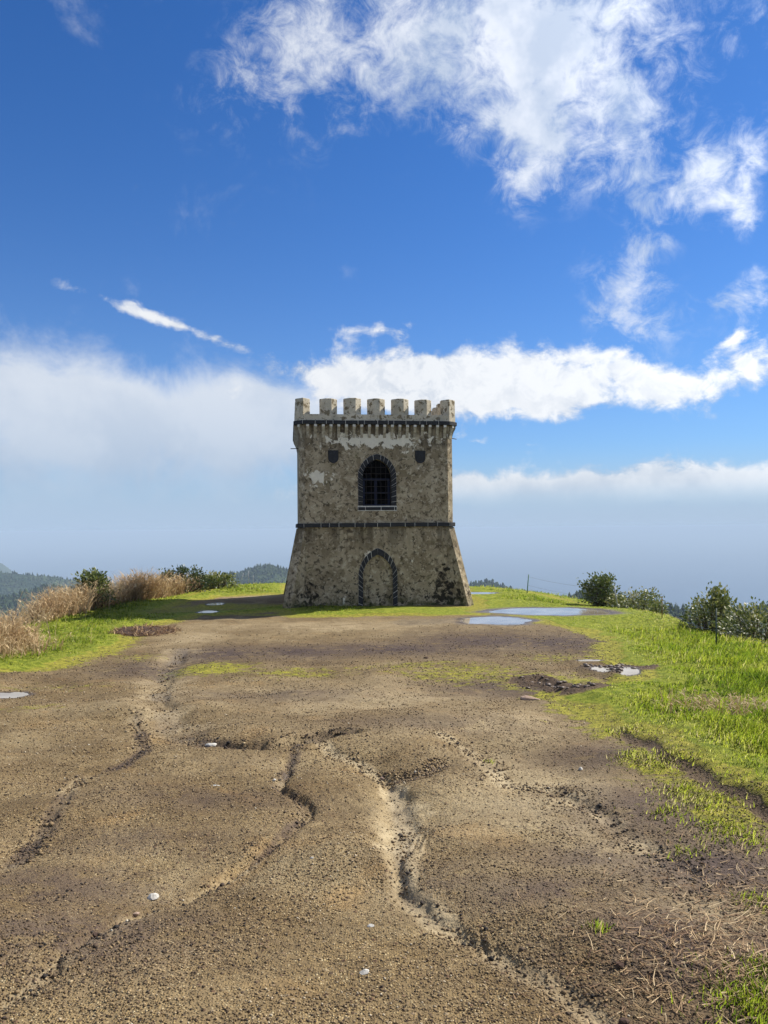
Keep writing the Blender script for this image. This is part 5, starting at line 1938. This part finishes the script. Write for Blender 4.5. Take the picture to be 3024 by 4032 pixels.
def build_straw():
    g = np.random.default_rng(13)
    parts = []
    for (px, py, rx, ry, n) in ((1560, 2040, 0.28, 0.28, 700), (1480, 2080, 0.25, 0.22, 450), (1600, 1950, 0.2, 0.25, 320), (1640, 2110, 0.18, 0.2, 300), (1500, 2150, 0.25, 0.15, 220), (1420, 1960, 0.2, 0.2, 60), (1560, 1850, 0.35, 0.35, 160)):
        cx, cy = g_at(px, py)
        parts.append(np.stack([cx + g.normal(0, rx, n), cy + g.normal(0, ry, n)], 1))
    xy = np.concatenate(parts)
    n = len(xy)
    z = ground_z(xy[:, 0], xy[:, 1]) + 0.006 + 0.012 * g.random(n)
    a = g.uniform(0, 2 * math.pi, n)
    up = np.stack([np.cos(a), np.sin(a), g.normal(0.05, 0.14, n)], 1)
    bend = np.stack([-np.sin(a) * 0.3 * g.normal(0, 1, n), np.cos(a) * 0.3 * g.normal(0, 1, n), np.full(n, -0.05)], 1)
    side = np.stack([-np.sin(a), np.cos(a), np.full(n, 0.4)], 1)
    L = 0.03 + 0.10 * g.random(n) ** 1.7
    V, F, nv = ribbons(np.column_stack([xy, z]), up, bend, np.full(n, 0.0042), L, 3, side)
    tint = np.clip(g.normal(0.55, 0.25, n), 0, 1)
    o = np_mesh('straw', V, F, M_REED, None, False, {'tint': np.repeat(tint, nv)})
    tag(o, 'trampled dead straw on the dark soil at the lower right', 'straw', kind='stuff')


build_straw()


M_WSTONE = simple_mat('white_stone', (0.34, 0.32, 0.28), (0.55, 0.53, 0.48), 35, 0.85, 0.2, 0.004)
M_PSTONE = simple_mat('pinkish_stone', (0.26, 0.18, 0.13), (0.40, 0.29, 0.22), 35, 0.9, 0.2, 0.004)
M_DSTONE = simple_mat('dark_cinder', (0.035, 0.024, 0.020), (0.10, 0.065, 0.05), 35, 0.95, 0.1, 0.006)


def stone(px, py, size, flat, mat, label, seed, aspect=1.0, name='stone', cat='stone'):
    g = np.random.default_rng(seed)
    x, y = g_at(px, py)
    bm = bmesh.new()
    bmesh.ops.create_icosphere(bm, subdivisions=2, radius=1.0)
    pl = [unit(g.normal(0, 1, (1, 3)))[0] for _ in range(9)]
    off = [g.uniform(0.55, 0.85) for _ in pl]
    for v in bm.verts:
        c = np.array(v.co)
        for n_, o_ in zip(pl, off):
            dd = c @ n_
            if dd > o_:
                c = c - n_ * (dd - o_)
        c = c * (1 + g.normal(0, 0.02))
        v.co = (c[0] * size * aspect, c[1] * size, c[2] * size * flat)
    o = bm_obj(name, bm, mat)
    o.location = (x, y, gz((x, y)) + size * flat * 0.35)
    o.rotation_euler = (0, 0, g.uniform(-0.4, 0.4))
    tag(o, label, cat, 'loose stones on the dirt' if cat == 'stone' else None)
    return o


stone(332, 1903, 0.030, 0.75, M_WSTONE, 'largest angular white stone on the gravel at the lower left', 41, 1.3)
stone(788, 2084, 0.019, 0.6, M_WSTONE, 'flat white stone on the gravel nearest the bottom middle', 42, 1.3)
stone(800, 1980, 0.013, 0.6, M_WSTONE, 'small pale stone up from the flat white one at the bottom', 43, 1.6)
stone(674, 1852, 0.011, 0.6, M_WSTONE, 'small pale stone between the two forks of the gully', 44, 1.4)
stone(1254, 1664, 0.022, 0.9, M_WSTONE, 'round white pebble alone below the tyre marks on the right', 45, 1.0)
stone(592, 1679, 0.020, 0.8, M_WSTONE, 'white pebble in the bend of the narrow gully', 46, 1.0)
stone(455, 1602, 0.05, 0.6, M_WSTONE, 'pale stone in the bed of the cross gully', 47, 1.4)
stone(826, 1995 - 345, 0.02, 0.7, M_PSTONE, 'brownish stone at the head of the sandy gully', 48, 1.2)
stone(294, 1935, 0.020, 0.7, M_PSTONE, 'pinkish stone below left of the largest white stone', 49, 1.3)
stone(208, 1995, 0.024, 0.7, M_DSTONE, 'dark rough stone in the stony patch at the lower left', 50, 1.2)
stone(1346, 2186, 0.022, 0.8, M_DSTONE, 'dark reddish lump at the end of the gully, bottom right', 51, 1.3)
stone(1338, 2088, 0.02, 0.8, M_DSTONE, 'dark reddish clod left of the straw', 52, 1.2)
stone(1145, 1505, 0.09, 0.5, M_PSTONE, 'brown clod of earth left of the churned ruts', 53, 1.7, 'clod', 'clod')
stone(920, 1421, 0.05, 0.7, M_DSTONE, 'small black stone on the dark gravel before the tower', 54, 1.2)
stone(465, 1688, 0.016, 0.35, M_WSTONE, 'flat sliver of white stone on the gravel left of the gully bend', 55, 3.0)


# heap of uprooted plants at the left
def build_heap():
    g = np.random.default_rng(17)
    x0, y0 = g_at(312, 1366)
    z0 = gz((x0, y0))
    root = empty('debris_heap', (x0, y0, z0))
    tag(root, 'low heap of uprooted brown plants and soil on the left grass', 'heap')
    rr = np.linspace(0, 1, 12)
    tt = np.linspace(0, 2 * math.pi, 41)
    RR, TT = np.meshgrid(rr, tt, indexing='ij')
    X, Y = RR * np.cos(TT) * 0.95, RR * np.sin(TT) * 0.9
    Zg = ground_z((X + x0).ravel(), (Y + y0).ravel()).reshape(X.shape) - z0
    Z = Zg - 0.02 + 0.16 * (1 - RR ** 2) * (0.3 + 1.2 * fbm(X + 3 * x0, Y, 4.0, 3, 601))
    o = np_mesh('soil', np.stack([X, Y, Z], -1).reshape(-1, 3), grid_faces(*X.shape), M_DSTONE, root, True)
    n = 900
    a = g.uniform(0, 6.28, n)
    r = np.sqrt(g.random(n))
    x, y = r * np.cos(a) * 1.05, r * np.sin(a) * 1.0
    z = 0.16 * (1 - r ** 2) * g.random(n) + 0.02
    b = g.uniform(0, 6.28, n)
    up = np.stack([np.cos(b), np.sin(b), g.normal(0.2, 0.3, n)], 1)
    side = np.stack([-np.sin(b), np.cos(b), np.full(n, 0.6)], 1)
    V, F, nv = ribbons(np.stack([x, y, z], 1), up, side * 0.2, np.full(n, 0.022), 0.06 + 0.18 * g.random(n), 3, side)
    np_mesh('dead_stems', V, F, M_REED, root, False, {'tint': np.repeat(np.clip(g.normal(0.35, 0.25, n), 0, 1), nv)})


build_heap()


# churned mud lumps at the ruts
M_MUD = simple_mat('wet_mud', (0.055, 0.036, 0.024), (0.13, 0.09, 0.06), 18, 0.5, 0.4, 0.01)

def build_clods():
    g = np.random.default_rng(19)
    P_ = []
    for pts in RUTS:
        A = np.array(pts)
        n = 95
        f = g.random(n) * (len(A) - 1.001)
        a = f.astype(int)
        q = A[a] + (A[a + 1] - A[a]) * (f - a)[:, None]
        q[:, 1] += g.choice([-1, 1], n) * g.normal(0.22, 0.10, n)
        q[:, 0] += g.normal(0, 0.15, n)
        P_.append(q)
    xy = np.concatenate(P_)
    n = len(xy)
    z = ground_z(xy[:, 0], xy[:, 1])
    s = 0.010 + 0.032 * g.random(n) ** 2.5
    bm = bmesh.new()
    bmesh.ops.create_icosphere(bm, subdivisions=1, radius=1.0)
    B = np.array([v.co for v in bm.verts])
    F0 = np.array([[v.index for v in f.verts] for f in bm.faces])
    bm.free()
    V = B[None] * (0.7 + 0.6 * g.random((n, len(B), 1))) * s[:, None, None] * np.array([1.5, 1.5, 0.65])
    V = V + np.column_stack([xy, z + s * 0.3])[:, None, :]
    F = (F0[None] + (np.arange(n) * len(B))[:, None, None]).reshape(-1, 3)
    o = np_mesh('mud_clods', V.reshape(-1, 3), F, M_MUD, None, False)
    tag(o, 'wet dark mud clods thrown up along the wheel ruts on the right', 'mud', kind='stuff')


build_clods()
